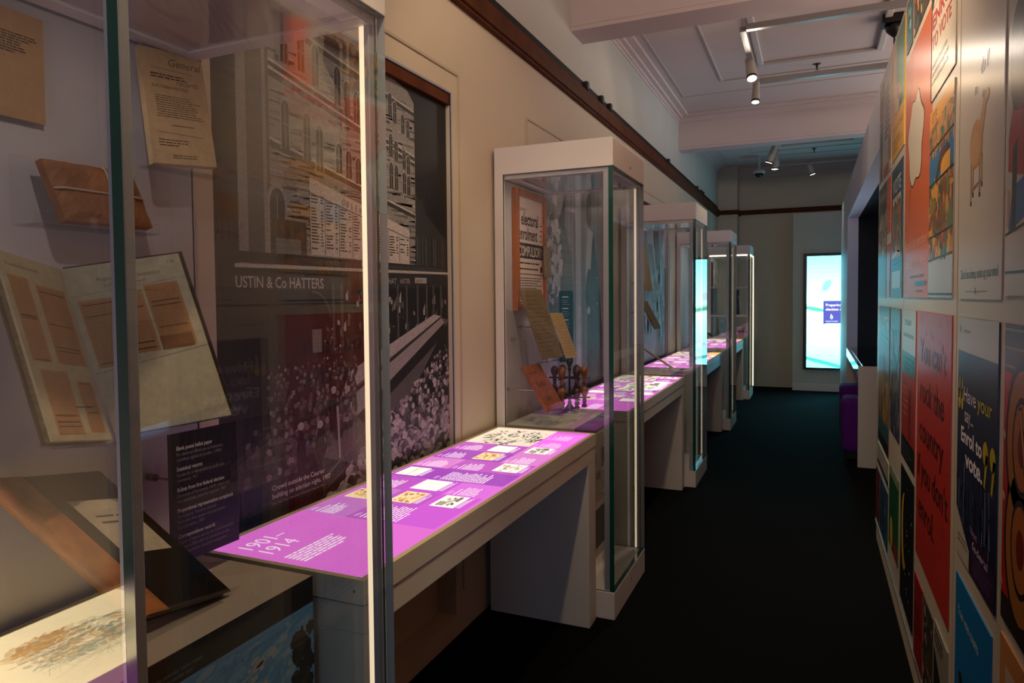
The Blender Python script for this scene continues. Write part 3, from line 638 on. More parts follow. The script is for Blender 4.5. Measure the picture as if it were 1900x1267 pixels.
    if k in (3, 4): A.rect(L-.35, .0, L, .12, (.95, .62, .18), 4.9)
    return A
tl = ['table end with a glowing top before the nearest glass case', 'long white table with a glowing purple top headed 1901 to 1914',
      'white table with a glowing purple timeline between the second and third glass cases', 'white table with a yellow and purple glowing top between the third and fourth cases',
      'farthest white table with a glowing pale top before the last glass case']
spans = [(-1.30, .69), (1.391, 3.378), (4.082, 6.038), (6.742, 8.788), (9.492, 11.548)]
def lockdot(t, y): rel(MB().tube([(-1.0, y+.001, .90), (-1.0, y-.001, .90)], .003, 8).build('lock', BLACK), t)
for k, (a, b) in enumerate(spans):
    t = thing('display_table', tl[k], 'table', (-.97, a, 0), 'glowing display tables between the cases')
    rel(MB().box(-1.502, -.972, a, b, .869, .924).build('light_box', TABLE, bevel=.001), t)
    rel(MB().box(-1.499, -.975, a+.003, b-.003, .798, .866).build('apron', TABLE), t)
    m = MB()
    for (x0, x1, yy0, yy1) in ((-1.502, -.972, a, a+.016), (-1.502, -.972, b-.016, b), (-1.502, -1.486, a+.016, b-.016), (-.988, -.972, a+.016, b-.016)): m.box(x0, x1, yy0, yy1, .9235, .930)
    rel(m.build('edge_trim', TRIM), t)
    for yy in (a, b-.12):
        rel(MB().box(-1.499, -.975, yy+.003, yy+.117, 0, .797).build('leg', TABLE, bevel=.001), t)
        rel(MB().box(-.976, -.974, yy+.110 if yy == a else yy+.005, yy+.113 if yy == a else yy+.008, .01, .79).build('leg_joint', pm('dark_joint', '35332F', .6)), t) if False else None
    table_art(k, a, b-a).build('light_panel', PRB, t)
    lockdot(t, a)

# ================================================================ EXHIBITS, FIRST CASE
def board(name, TL, TR, BL, t=.003, base='B79A76', f=None, mat=PAPER, parent=None):
    TL, TR, BL = Vector(TL), Vector(TR), Vector(BL); U = TR-TL; V = TL-BL; w, h = U.length, V.length
    A = Art(BL, U, V, w, h, base, t); A.N = U.cross(V).normalized()
    if f: f(A)
    return A.build(name, mat, parent)
def holder(label, BL, BR, depth=.03, back=None):
    """clear acrylic ledge with a lip, on a steel stand-off"""
    BL, BR = Vector(BL), Vector(BR); U = (BR-BL); n = Vector((1, 0, 0)); m = MB()
    m.quadbox(BL-n*.01-Vector((0, 0, .004)), U.normalized(), n, Vector((0, 0, 1)), U.length, depth+.012, .004)
    m.quadbox(BL+n*(depth-.001)-Vector((0, 0, .004)), U.normalized(), Vector((0, 0, 1)), n, U.length, .022, .003)
    o = m.build('acrylic_holder', ACRY)
    return tag(o, label, 'holder', 'clear acrylic holders')
def f_sheet(A):
    rr = random.Random(1); A.lines(.01, A.h*.60, A.w*.93, A.h*.80, 8, '4A3A2A', 2, rr=rr); A.text(.005, A.h*.84, 'PRIME MINISTER', .012, '3A2C20', 2, .6)
    A.rect(A.w*.2, A.h*.5, A.w*.45, A.h*.508, '3A2C20', 2)
tag(board('document', (-1.462, .80, 2.188), (-1.462, .983, 2.185), (-1.462, .80, 1.973), .002, 'A9845E', f_sheet), 'brown printed sheet fixed high on the back of the nearest case', 'document')
def f_booklet(A):
    rr = random.Random(2); w, h = A.w, A.h; I = '4E3E30'
    A.text(w*.40, h*.865, 'General', .030, '6B5848', 2, 1.05, 1, 0, .35)
    A.line((w*.15, h*.83), (w*.8, h*.82), .001, I); A.lines(w*.12, h*.74, w*.8, h*.79, 2, I, 2, rr=rr)
    A.text(w*.50, h*.70, 'records', .022, '6B5848', 2, 1, 1, 0, .35)
    A.text(w*.12, h*.655, 'ELECTORAL MATTERS', .011, I, 2)
    A.lines(w*.15, h*.40, w*.9, h*.60, 10, '6A5643', 2, .35, rr=rr); A.rect(w*.35, h*.33, w*.7, h*.336, I, 2)
    A.line((w*.12, h*.27), (w*.85, h*.25), .001, I); A.lines(w*.12, h*.15, w*.6, h*.22, 3, I, 2, .35, rr=rr); A.lines(w*.3, h*.05, w*.8, h*.09, 2, I, 2, .35, rr=rr)
    A.poly([(w*.9, h), (w, h), (w, h*.97)], '8A7458', 3)
o = board('booklet', (-1.45, 1.204, 2.205), (-1.45, 1.392, 2.225), (-1.365, 1.165, 1.915), .016, 'C3A67E', f_booklet)
tag(o, 'thick cream booklet with handwriting on its cover, leaning high in the nearest case', 'booklet')
holder('clear ledge carrying the cream booklet high in the nearest case', (-1.39, 1.15, 1.912), (-1.39, 1.368, 1.915), .04)
# wrapped parcel in a clear tray
t = thing('paper_parcel', 'brown paper parcel tied with string in a clear tray', 'parcel', (-1.42, 1.05, 1.76))
o = bpy.data.meshes.new('wrapping'); bm = bmesh.new(); rr = random.Random(4)
TL, TR, BL = Vector((-1.425, .945, 1.892)), Vector((-1.425, 1.155, 1.895)), Vector((-1.395, .972, 1.768)); U = TR-TL; V = TL-BL; N = U.cross(V).normalized()
nx, ny = 22, 14; gr = [[bm.verts.new(BL+U*(i/nx)+V*(j/ny)+N*(.010*min(1, 6*min(i/nx, 1-i/nx, j/ny, 1-j/ny)+.1)+rr.uniform(-.0012, .0012))) for i in range(nx+1)] for j in range(ny+1)]
for j in range(ny):
    for i in range(nx): bm.faces.new((gr[j][i], gr[j][i+1], gr[j+1][i+1], gr[j+1][i]))
bk = [bm.verts.new(p-N*.02) for p in (BL, BL+U, BL+U+V, BL+V)]; bm.faces.new(bk[::-1])
bm.faces.new([bk[0], bk[1]]+gr[0][::-1]); bm.faces.new([bk[1], bk[2]]+[gr[j][nx] for j in range(ny, -1, -1)]); bm.faces.new([bk[2], bk[3]]+gr[ny]); bm.faces.new([bk[3], bk[0]]+[gr[j][0] for j in range(ny+1)])
bmesh.ops.recalc_face_normals(bm, faces=bm.faces); bm.to_mesh(o); bm.free(); rel(link('wrapping', o, None, PARCEL), t)
STR = pm('pale_string', 'B79C80', .8)
for (p, q) in ((BL+V*.52, BL+V*.50+U), (BL+U*.60, BL+U*.62+V)):
    rel(MB().tube([p+N*.005, p+N*.013+(q-p)*.08, q+N*.013-(q-p)*.08, q+N*.005], .0022, 8).build('string', STR), t)
m = MB(); X1 = Vector((1, 0, 0))
m.quadbox(Vector((-1.452, .90, 1.756)), Y1, Z1, X1, .29, .140, .003); m.quadbox(Vector((-1.452, .90, 1.756)), Y1, X1, Z1, .29, .075, .003); m.quadbox(Vector((-1.380, .90, 1.756)), Y1, Z1, X1, .29, .022, .003)
tag(m.build('acrylic_tray', ACRY), 'clear acrylic tray holding the string tied parcel', 'tray')

# scrapbook opened on a cradle
t = thing('scrapbook', 'large open scrapbook pasted with yellowed newspaper columns', 'book', (-1.32, 1.014, 1.321))
NEWS, PG = 'A97C52', 'ABA082'
def clipping(A, x0, y0, x1, y1, rr, c=NEWS):
    A.rect(x0, y0, x1, y1, c, 2); A.lines(x0+.003, y0+.002, x1-.003, y1-.004, max(3, int((y1-y0)/.0042)), '8A6238', 3, .35, .08, rr)
    for _ in range(int((y1-y0)/.05)+1): z = rr.uniform(y0, y1); A.rect(x0+.006, z, x1-.006, z+.0022, '5A3D22', 4)
def f_right(A):
    rr = random.Random(6); w, h = A.w, A.h
    A.rect(0, 0, w, h, PG, 1); A.text(w*.25, h*.90, 'Proportional Representation', .012, '6B5A44', 2, .9, 1, 0, .3); A.text(w*.30, h*.865, 'in the Commonwealth', .009, '6B5A44', 2, 1, 1, 0, .3); A.text(w*.88, h*.95, '118', .01, '5A4A38', 2)
    A.line((0, h*.83), (w, h*.86), .0012, '8A7E66', 2)
    clipping(A, w*.05, h*.40, w*.36, h*.80, rr); clipping(A, w*.38, h*.45, w*.60, h*.82, rr); clipping(A, w*.62, h*.46, w*.92, h*.84, rr, 'A5774C'); A.rect(w*.62, h*.45, w*.90, h*.53, '7A4F30', 4.5)
    A.line((0, h*.37), (w, h*.44), .0012, '7A6E58', 2)
def f_left(A):
    rr = random.Random(7); w, h = A.w, A.h
    A.rect(0, 0, w, h, PG, 1); A.text(w*.08, h*.93, 'Proportional Representation', .010, '6B5A44', 2, .75, 1, 0, .3)
    clipping(A, w*.06, h*.42, w*.36, h*.88, rr); clipping(A, w*.46, h*.42, w*.93, h*.86, rr); clipping(A, w*.12, h*.03, w*.55, h*.38, rr); clipping(A, w*.66, h*.04, w*.92, h*.33, rr)
    A.rect(w*.52, h*.18, w*.80, h*.186, '3A2A18', 4.6)
s1, s4 = Vector((-1.42, .975, 1.669)), Vector((-1.32, 1.014, 1.321))
board('page_block', (-1.362, .812, 1.700), s1, (-1.262, .842, 1.348), .006, PG, f_left, PAPER, t)
board('page_block', s1, (-1.24, 1.113, 1.703), s4, .008, PG, f_right, PAPER, t)
COVER = pm('dark_brown_board', '33241A', .5, noise=.2, nscale=15)
m = MB()
for (TL, TR, BL, e) in ((Vector((-1.362, .812, 1.700)), s1, Vector((-1.262, .842, 1.348)), -1), (s1, Vector((-1.24, 1.113, 1.703)), s4, 1)):
    U = TR-TL; V = TL-BL; N = U.cross(V).normalized(); o_ = BL-N*.016-V.normalized()*.004-(U.normalized()*.006 if e < 0 else Vector((0, 0, 0)))
    m.quadbox(o_, U.normalized(), V.normalized(), N, U.length+.006, V.length+.010, .004)
rel(m.build('cover', COVER), t)
m = MB(); U = (s1-Vector((-1.362, .812, 1.700))); V = Vector((-1.362, .812, 1.700))-Vector((-1.262, .842, 1.348)); N = U.cross(V).normalized()
m.quadbox(Vector((-1.262, .842, 1.348))-N*.007, U.normalized(), V.normalized(), N, U.length, V.length*.99, .009)
rel(m.build('page_edges', pm('stained_page_edges', '6E5A2C', .7, noise=.5, nscale=90)), t)
holder('clear ledge under the left side of the open scrapbook', (-1.29, .835, 1.343), (-1.31, 1.02, 1.315), .035)
holder('clear ledge under the right side of the open scrapbook', (-1.32, 1.03, 1.315), (-1.15, 1.175, 1.375), .035)
# steel rods that hold things off the back panel
def standoff(y, z, x1, label):
    m = MB().tube([(-1.48, y, z), (-1.455, y, z)], .009, 14).tube([(-1.456, y, z), (x1, y, z)], .003, 8)
    tag(m.build('standoff_rod', STEEL, smooth=False), label, 'bracket', 'steel stand off rods')
standoff(1.222, 1.172, -1.345, 'steel rod holding the black text panel')
# black text panel
def f_panel(A):
    w, h = A.w, A.h; y = h-.040; rr = random.Random(9)
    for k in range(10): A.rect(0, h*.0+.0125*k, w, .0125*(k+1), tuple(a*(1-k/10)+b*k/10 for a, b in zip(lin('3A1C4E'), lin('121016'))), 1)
    blocks = [('Blank postal ballot paper', ['For electoral official use at Federation,', 'candidates agreed at London, c1900s']), ('Statistical returns', ['Results for a referendum on trade and', 'commerce, 1911']),
              ('Ballots from first federal election', ['Electorate of Parramatta, NSW, where just', 'two candidates stood for election, 1901']),
              ('Proportional representation scrapbook', ['Produced as Tasmania adopted', 'Australia\'s first system of proportional', 'representation, 1909']),
              ('Correspondence records', ['Copies of letters sent by the Commonwealth', 'Electoral Office after its foundation as the', 'first independent electoral management', 'body'])]
    for hd, ls in blocks:
        A.text(.020, y, hd, .0135, 'D8D2D4', 3, .80, 1, .012); y -= .0135
        for l in ls: A.text(.020, y, l, .0115, '8E868C', 3, .80); y -= .0125
        y -= .010
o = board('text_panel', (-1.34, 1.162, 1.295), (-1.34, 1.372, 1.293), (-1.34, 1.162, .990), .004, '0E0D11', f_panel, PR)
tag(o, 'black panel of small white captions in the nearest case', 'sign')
# old album leaning on a clear cradle
t = thing('album', 'big old album with dark boards and a worn tan leather spine', 'book', (-1.30, 1.0, .95))
TR, BR = Vector((-1.42, 1.049, 1.233)), Vector((-1.19, 1.192, .948)); TL = Vector((-1.43, .842, 1.262)); D = BR-TR
BL = TL+D; DK = pm('black_book_cloth', '0C0A08', .75, .12, noise=.3, nscale=60)
U = (TR-TL); V = -D; N = U.cross(V).normalized()
rel(MB().quadbox(TL+D, U.normalized(), V.normalized(), N, U.length, V.length, .006).build('cover', DK, bevel=.002), t)
rel(MB().quadbox(TL+D-N*.006+U*.03+V*.01, U.normalized(), V.normalized(), N, U.length*.94, V.length*.98, .022).build('page_block', pm('grey_page_edges', '6B5B48', .8, noise=.2, nscale=120)), t)
rel(MB().quadbox(TL+D-N*.028, U.normalized(), V.normalized(), N, U.length, V.length, .005).build('cover', DK), t)
# rounded spine strip
Un, Vn = U.normalized(), V.normalized(); pts = []; m = MB(); bm = m.bm; prof = []
for k in range(11):
    th = math.pi*(k/10); prof.append(TL+D-N*.0155+Un*(.0-.020*math.sin(th))+N*(.019*math.cos(th)))
prof = [TL+D+Un*.045+N*.0015]+prof
ra = [bm.verts.new(p) for p in prof]; rb = [bm.verts.new(p+V) for p in prof]
for k in range(len(prof)-1): bm.faces.new((ra[k], ra[k+1], rb[k+1], rb[k]))
rel(m.build('spine', LEATHER, smooth=True), t)
def f_lab(A):
    rr = random.Random(3); A.lines(A.w*.2, A.h*.55, A.w*.85, A.h*.78, 2, '5A5048', 2, .3, rr=rr); A.lines(A.w*.3, A.h*.30, A.w*.75, A.h*.42, 1, '5A5048', 2, .3, rr=rr)
q = lambda u, v: TL+D+U*u+V*v+N*.0022
board('cover_label', q(.36, .80), q(.86, .78), q(.36, .40), .001, 'B2A68E', f_lab, PAPER, t)
A_ = None
m = MB(); b0 = TL+D
m.quadbox(b0-N*.036-Vn*.004+Un*.01, Un, N, -Vn, U.length*.98, .055, .004)            # ledge
m.quadbox(b0-N*.036-Vn*.006, Un, Vn, N, U.length, V.length*.8, .004)
m.quadbox(Vector((-1.46, .86, .9365)), Y1, (b0-N*.04-Vector((-1.46, .86, .9365))).normalized() if False else Vector((1, 0, .02)).normalized(), Z1, .26, .27, .0001) if False else None
m.quadbox(Vector((-1.44, .80, .937)), Vector((0, 1, 0)), Vector((1, 0, 0)), Z1, .36, .26, .0005)
tag(m.build('acrylic_cradle', ACRY), 'clear acrylic cradle under the leaning old album', 'stand')
# ================================================================ EXHIBITS, SECOND CASE
t = thing('framed_poster', 'wooden framed notice headed electoral enrolment compulsory', 'framed poster', (-1.47, 3.55, 1.52))
OAK = pm('varnished_oak', 'A4541E', .3, .5, coat=.3, noise=.2, nscale=12)
m = MB(); ya, yb, za, zb, fw = 3.540, 4.010, 1.53, 2.195, .040
for b in ((ya, ya+fw, za, zb), (yb-fw, yb, za, zb), (ya+fw, yb-fw, za, za+fw), (ya+fw, yb-fw, zb-fw, zb)): m.box(-1.478, -1.448, *b)
rel(m.build('frame', OAK, bevel=.003), t)
A = Art((-1.462, ya+fw, za+fw), Y1, Z1, yb-ya-2*fw, zb-za-2*fw, 'D8C0B0', .003); w, h = A.w, A.h; rr = random.Random(8); K = '1A1816'
A.text(.03, h-.075, 'correct', .034, K, 2, .9); A.fit(.05, h-.150, w-.075, 'electoral', .100, K, 2, .02); A.fit(.012, h-.232, w-.09, 'enrolment', .100, K, 2, .02)
A.rect(.0, h-.335, w, h-.250, '1C2426', 2); A.fit(.010, h-.322, w-.01, 'COMPULSORY', .080, 'D8C0B0', 3, .02)
for k in range(4): A.rect(w-.05, h-.14-k*.03, w-.015, h-.134-k*.03, K, 2)
A.lines(.01, h-.368, w-.02, h-.345, 1, K, 2, .35, rr=rr); A.lines(.03, h-.40, w-.05, h-.38, 1, K, 2, .4, rr=rr); A.rect(w-.045, h-.41, w-.015, h-.375, K, 2); A.rect(.01, h-.425, w-.01, h-.421, K, 2)
A.lines(.01, h-.505, w-.01, h-.435, 5, K, 2, .35, rr=rr); A.lines(.01, .045, w-.06, .075, 2, K, 2, .4, rr=rr); A.lines(.01, .0, w-.12, .035, 2, K, 2, .4, rr=rr)
A.build('notice', PR, t)
def f_plain(A): A.lines(A.w*.1, A.h*.1, A.w*.9, A.h*.95, 14, '5E5038', 2, .2, rr=random.Random(2)); A.line((0, A.h*.62), (A.w, A.h*.60), .002, '57492F', 3); A.line((0, A.h*.33), (A.w, A.h*.31), .002, '57492F', 3)
def f_list(A):
    for k in range(14): A.line((A.w*.15, A.h*(.06+.065*k)), (A.w*.85, A.h*(.065+.065*k)), .0015, '8A5A3A', 2)
tag(board('document', (-1.40, 3.44, 1.647), (-1.36, 3.66, 1.646), (-1.30, 3.52, 1.273), .005, '76644A', f_plain), 'folded brown document leaning below the framed notice', 'document')
holder('clear ledge under the folded brown document', (-1.33, 3.50, 1.262), (-1.29, 3.75, 1.262), .03)
tag(board('document', (-1.36, 3.80, 1.515), (-1.34, 3.96, 1.510), (-1.28, 3.845, 1.253), .003, 'B59C70', f_list), 'narrow yellowed ruled list beside the folded document', 'document')
tag(board('document', (-1.44, 3.93, 1.90), (-1.44, 4.03, 1.90), (-1.44, 3.945, 1.72), .003, '94866E', f_list), 'small grey note hanging beside the bride photograph', 'document')
def f_brown(A):
    A.text(A.w*.1, A.h*.80, 'NSW 1930', .02, '3A1C12', 2, .8); A.text(A.w*.2, A.h*.5, 'Rolls', .05, '4A261A', 2, .8); A.rect(A.w*.3, A.h*.42, A.w*.8, A.h*.424, '3A1C12', 2); A.text(A.w*.25, A.h*.2, '38th', .04, '3A1C12', 2, .8)
tag(board('book', (-1.38, 3.432, 1.243), (-1.345, 3.585, 1.247), (-1.22, 3.375, 1.027), .018, '8E5138', f_brown), 'reddish brown booklet propped over the plinth of the second case', 'book')
for (yy, z, x1, lb) in ((3.52, 1.38, -1.36, 'upper steel rod behind the folded brown document'), (3.63, 1.44, -1.36, 'steel rod behind the top of the folded document'), (3.44, 1.12, -1.31, 'steel rod behind the reddish booklet'), (4.0, 1.42, -1.34, 'steel rod behind the yellowed list')): standoff(yy, z, x1, lb)
m = MB(); m.quadbox(Vector((-1.36, 3.44, .998)), Y1, X1, Z1, .22, .17, .006).tube([(-1.27, 3.55, .936), (-1.27, 3.55, .995)], .006, 10)
tag(m.build('acrylic_stand', ACRY), 'small clear stand under the reddish brown booklet', 'stand')
def f_teal(A):
    y = A.h-.04; rr = random.Random(5)
    for _ in range(6): A.rect(.02, y, .02+A.w*.45, y+.006, 'C9D8DC', 2); A.lines(.02, y-.045, A.w*.8, y-.008, 3, '7FA3AE', 2, .3, rr=rr); y -= .068
tag(board('text_panel', (-1.46, 4.085, 1.64), (-1.46, 4.085+.0, 1.64) if False else (-1.335, 4.020, 1.64), (-1.46, 4.02, 1.22), .003, '1E5A70', f_teal, PR), 'teal caption panel beside the bride photograph', 'sign') if False else None
tag(board('text_panel', (-1.38, 4.022, 1.640), (-1.295, 4.022, 1.640), (-1.38, 4.022, 1.215), .004, '1E5A70', f_teal, PR), 'teal caption panel beside the bride photograph', 'sign')
# rubber stamp carousel
cx, cy, zb = -1.278, 3.90, .935
t = thing('stamp_carousel', 'black carousel of wooden handled rubber stamps on a plinth', 'stamp rack', (cx, cy, zb))
IRON = pm('black_iron', '16130F', .35, .5); HW = pm('turned_wood', '8A4E26', .35, .5, coat=.3, noise=.25, nscale=40); HW2 = pm('dark_turned_wood', '3E1E10', .3, .5, coat=.4)
rel(MB().lathe((cx, cy, zb), [(.05, 0), (.05, .006), (.035, .02), (.012, .05), (.008, .08), (.006, .15), (.006, .24), (.012, .255), (.008, .265)], 20).build('stem', IRON, smooth=True), t)
rel(MB().lathe((cx, cy, zb), [(.004, .262), (.012, .275), (.017, .292), (.013, .306), (.003, .312)], 16).build('finial', IRON, smooth=True), t)
for z, nr in ((.085, 6), (.20, 6)):
    m = MB(); m.lathe((cx, cy, zb+z), [(.035, 0), (.035, .008)], 20)
    for k in range(nr):
        a = 2*math.pi*k/nr+.3; m.tube([(cx+.03*math.cos(a), cy+.03*math.sin(a), zb+z+.004), (cx+.118*math.cos(a), cy+.118*math.sin(a), zb+z+.004)], .005, 8)
    rel(m.build('rack_ring', IRON), t)
proto = None
for z in (.085, .20):
    for k in range(6):
        a = 2*math.pi*k/6+.3; px, py = cx+.085*math.cos(a), cy+.085*math.sin(a)
        if proto is None:
            s = thing('rubber_stamp', 'wooden handled rubber stamp hanging on the carousel', 'rubber stamp', (px, py, zb+z), 'rubber stamps on the carousel')
            rel(MB().lathe((px, py, zb+z), [(.010, -.035), (.012, -.01), (.008, .006), (.017, .022), (.024, .040), (.023, .055), (.013, .068), (.003, .072)], 16).build('handle', HW, smooth=True), s)
            rel(MB().box(px-.014, px+.014, py-.009, py+.009, zb+z-.052, zb+z-.036).build('stamp_foot', HW2), s)
            proto = s
        else:
            s = proto.copy(); C.collection.objects.link(s); s.location = (px, py, zb+z); s.rotation_euler = (0, 0, a)
            for c in list(proto.children):
                d = c.copy(); C.collection.objects.link(d); d.parent = s; d.matrix_parent_inverse = c.matrix_parent_inverse.copy()
                if (k % 2) and c.name.startswith('handle'):
                    d.data = c.data.copy(); d.data.materials[0] = HW2
            s['label'] = 'wooden handled rubber stamp hanging on the carousel'
# ================================================================ EXHIBITS, THIRD TO FIFTH CASES
tag(board('document', (-1.45, 6.40, 2.10), (-1.43, 6.62, 2.10), (-1.38, 6.42, 1.655), .012, '85714E', f_list), 'tall yellowed ledger sheet on a dark board in the third case', 'document')
tag(board('document', (-1.42, 6.42, 1.56), (-1.40, 6.58, 1.56), (-1.30, 6.46, 1.31), .014, '6F6044', f_plain), 'small brown document on a clear ledge in the third case', 'document')
for (yy, z, lb) in ((6.3, 1.72, 'steel rod at mid height in the third case'), (6.3, 1.46, 'lower steel rod in the third case')): standoff(yy, z, -1.35, lb)
tag(MB().tube([(-1.42, 6.35, 1.16), (-1.12, 6.30, .972)], .010, 10).build('wooden_rod', pm('pale_rod', '8C7C62', .4)), 'slanted slim rod propped over the plinth of the third case', 'rod')
rr = random.Random(17); m = MB()
def twig(p, d, L, r, depth):
    q_ = p+d*L; m.tube([p, (p+q_)/2+Vector((rr.uniform(-.01, .01),)*3), q_], r, 5, True, [r, r*.8, r*.6])
    if depth:
        for _ in range(3):
            dd = (d+Vector((rr.uniform(-.9, .9), rr.uniform(-.9, .9), rr.uniform(-.2, .6)))).normalized(); twig(q_, dd, L*.7, r*.6, depth-1)
    else: m.lathe(q_, [(.001, -.008), (.008, 0), (.001, .008)], 6)
for _ in range(4): twig(Vector((-1.20, 8.86, 1.0)), Vector((rr.uniform(-.5, .5), rr.uniform(-.5, .5), 1)).normalized(), .07, .005, 3)
m.lathe((-1.20, 8.86, .935), [(.03, 0), (.035, .03), (.015, .07)], 12)
tag(m.build('twig_ornament', pm('dark_red_twigs', '3A1218', .5)), 'dark spray of twigs and berries in a small vase, fourth case', 'ornament')
tag(MB().box(-1.36, -1.33, 8.95, 9.1, .936, 1.2).build('book', COVER), 'dark upright book beside the twig spray in the fourth case', 'book')
def f_arch(A):
    rr = random.Random(31)
    for _ in range(50): x, y = rr.uniform(0, A.w*.9), rr.uniform(0, A.h*.93); A.rect(x, y, x+rr.uniform(.02, .1), y+rr.uniform(.02, .12), rr.choice(('6A605A', '8A8078', '4A4440', '9A8E86')), 1+rr.random())
tag(board('printed_panel', (-1.44, 11.66, 2.15), (-1.44, 12.17, 2.15), (-1.44, 11.66, 1.32), .006, '6E6662', f_arch, PR), 'grey printed panel behind the shelves of the farthest case', 'sign')
tag(board('framed_picture', (-1.36, 11.75, 1.25), (-1.20, 12.05, 1.25), (-1.36, 11.75, .97), .02, '8A7462', f_arch, PR), 'brown framed picture on the plinth of the farthest case', 'picture')
tag(MB().lathe((-1.10, 11.95, 1.301), [(.03, 0), (.045, .04), (.04, .2), (.02, .28), (.04, .33), (.03, .38), (.004, .40)], 16).build('figurine', pm('dark_bronze', '3A2420', .4), smooth=True), 'dark upright figurine on the middle shelf of the farthest case', 'figurine')
tag(MB().box(-1.08, -.98, 11.80, 11.95, .936, 1.06).lathe((-1.03, 11.87, 1.06), [(.05, 0), (.02, .03)], 8).build('box', pm('terracotta_box', 'A05A38', .5)), 'small orange brown box on the plinth of the farthest case', 'box')

# ================================================================ POSTER WALL
def poster(name, label, y0, y1, z0, z1, base, f, mat=PRG):
    A = Art((XW-.0035, y1, z0), (0, -1, 0), Z1, y1-y0, z1-z0, base, .003); f(A, A.w, A.h)
    return tag(A.build(name, mat), label, 'poster')
def scat(A, n, x0, y0, x1, y1, s, cols, seed, l=2, asp=1.):
    rr = random.Random(seed)
    for _ in range(n): A.ell(rr.uniform(x0, x1), rr.uniform(y0, y1), s*rr.uniform(.4, 1.2), s*asp*rr.uniform(.4, 1.2), rr.choice(cols), l+rr.random()*.9, 7, rr.uniform(0, 3))
def p_sheep(A, w, h):
    T, z = 'B98850', lambda q: q-1.585
    A.ell(w*.42, z(1.985), w*.155, .062, T, 2, 20); A.ell(w*.40, z(1.975), w*.12, .045, 'C29560', 2.3, 18); A.poly([(w*.50, z(1.99)), (w*.58, z(2.0)), (w*.66, z(2.085)), (w*.58, z(2.09)), (w*.52, z(2.04))], T, 2.2)
    A.ell(w*.65, z(2.082), w*.06, .017, 'A87A4A', 2.4, 12); A.ell(w*.58, z(2.095), w*.03, .010, '8A6038', 2.5, 8)
    for x, b in ((.29, 1.838), (.34, 1.858), (.50, 1.850), (.55, 1.872)): A.rect(w*x, z(b), w*(x+.028), z(1.95), 'A07A4E', 1.9); A.rect(w*x, z(b-.006), w*(x+.035), z(b+.006), '2A2420', 2)
    A.line((w*.30, z(1.868)), (w*.56, z(1.885)), .010, '77706A', 1.5)
    A.text(w*.50, z(2.150), 'do I?', .055, '4A4644', 3, .9, 1, .01, .2); A.text(w*.36, z(2.115), 'like', .030, '6A6664', 3, 1, 1, .01, .3)
    A.fit(w*.06, .055, w*.94, "Don't be a sheep, make up your mind", .036, '4A4644', 3, .006); A.line((w*.20, .020), (w*.72, .020), .003, '8A8480'); A.ell(w*.45, .021, .006, .010, '6A6664', 3)
poster('poster', 'white poster of a sheep asking a question above small handwriting', 1.909, 2.413, 1.585, 2.60, 'C3B8AC', p_sheep)
def p_upper(A, w, h):
    for k in range(4): A.line((w*(.25+.1*k), h*.1), (w*(.6+.1*k), h*.9), .012, '8A8580', 2)
    A.line((w*.1, h*.05), (w*.5, h*.5), .02, '5A5654', 2)
poster('poster', 'pale poster with thin diagonal writing above the sheep poster', 1.909, 2.413, 2.645, 2.90, 'C9BEAE', p_upper)
def p_person(A, w, h):
    z = lambda q: q-1.594
    A.rect(0, z(1.72), w, h, 'B9B8AC', 1); A.ell(w*.16, z(2.09), w*.13, .115, '3A2C26', 3, 20); A.ell(w*.22, z(2.06), w*.09, .09, '6A4434', 3.4, 16)
    A.poly([(w*.03, z(1.86)), (w*.03, z(1.93)), (w*.10, z(2.01)), (w*.34, z(2.0)), (w*.6, z(1.8))], 'A82E26', 2.6); A.poly([(w*.09, z(1.73)), (w*.16, z(1.73)), (w*.17, z(1.92)), (w*.10, z(1.90))], '2A2220', 2.8)
    A.poly([(w*.015, z(1.74)), (w*.05, z(1.74)), (w*.06, z(1.82)), (w*.02, z(1.82))], 'C09078', 2.7); A.poly([(w*.05, z(1.73)), (w*.6, z(1.78)), (w*.6, z(1.86)), (w*.1, z(1.82))], '2F5F96', 2.75)
    A.rect(0, 0, w, z(1.725), 'C9C0B2', 3); A.line((0, z(1.725)), (w, z(1.77)), .006, '2A2624', 3.6); A.line((0, .05), (w, .045), .006, '3A3836', 3.6)
poster('poster', 'poster of a person in red and blue by the picture edge', 1.36, 1.874, 1.594, 2.90, 'C2BFB4', p_person)
def p_comic(A, w, h):
    A.rect(0, 0, w, h*.20, 'B8B2B4', 1); A.rect(0, h*.20, w, h*.32, 'C2882E', 1); scat(A, 60, 0, h*.21, w, h*.31, .02, ['2F8A78', 'B2402C', '2A2622', 'D8A848'], 3)
    A.rect(0, h*.33, w, h*.60, 'B87830', 1); A.rect(0, h*.60, w, h*.78, '2E6A9A', 1); A.rect(0, h*.78, w, h, '2E6FA6', 1)
    scat(A, 200, 0, h*.33, w, h*.58, .025, ['9A6028', '5A4A2A', 'C98E3C', '6A7A4A', '7A4A22'], 4, asp=2.2)
    A.poly([(0, h*.60), (w*.25, h*.60), (w*.50, h*.74), (w*.80, h*.74), (w*.85, h*.71), (w*.60, h*.69), (w*.5, h*.66), (w*.3, h*.60)], '5A3226', 3.2); A.rect(w*.52, h*.61, w*.88, h*.70, 'DDA02A', 3)
    scat(A, 220, 0, h*.80, w, h*.92, .025, ['B07A38', '8A6030', '3E6A58', 'C08A40'], 5, asp=2.2)
    A.poly([(0, h*.90), (0, h), (w, h), (w, h*.94)], 'CF9430', 3.3); A.text(w*.08, h*.92, 'VOTE', h*.085, '7A5218', 3.8, .9)
    for y in (.20, .32, .60, .78): A.line((0, h*y), (w, h*(y+.012)), .006, '1E1C1A', 4.6)
    A.line((0, h*.02), (w, h*.018), .006, '1E1C1A', 4.6)
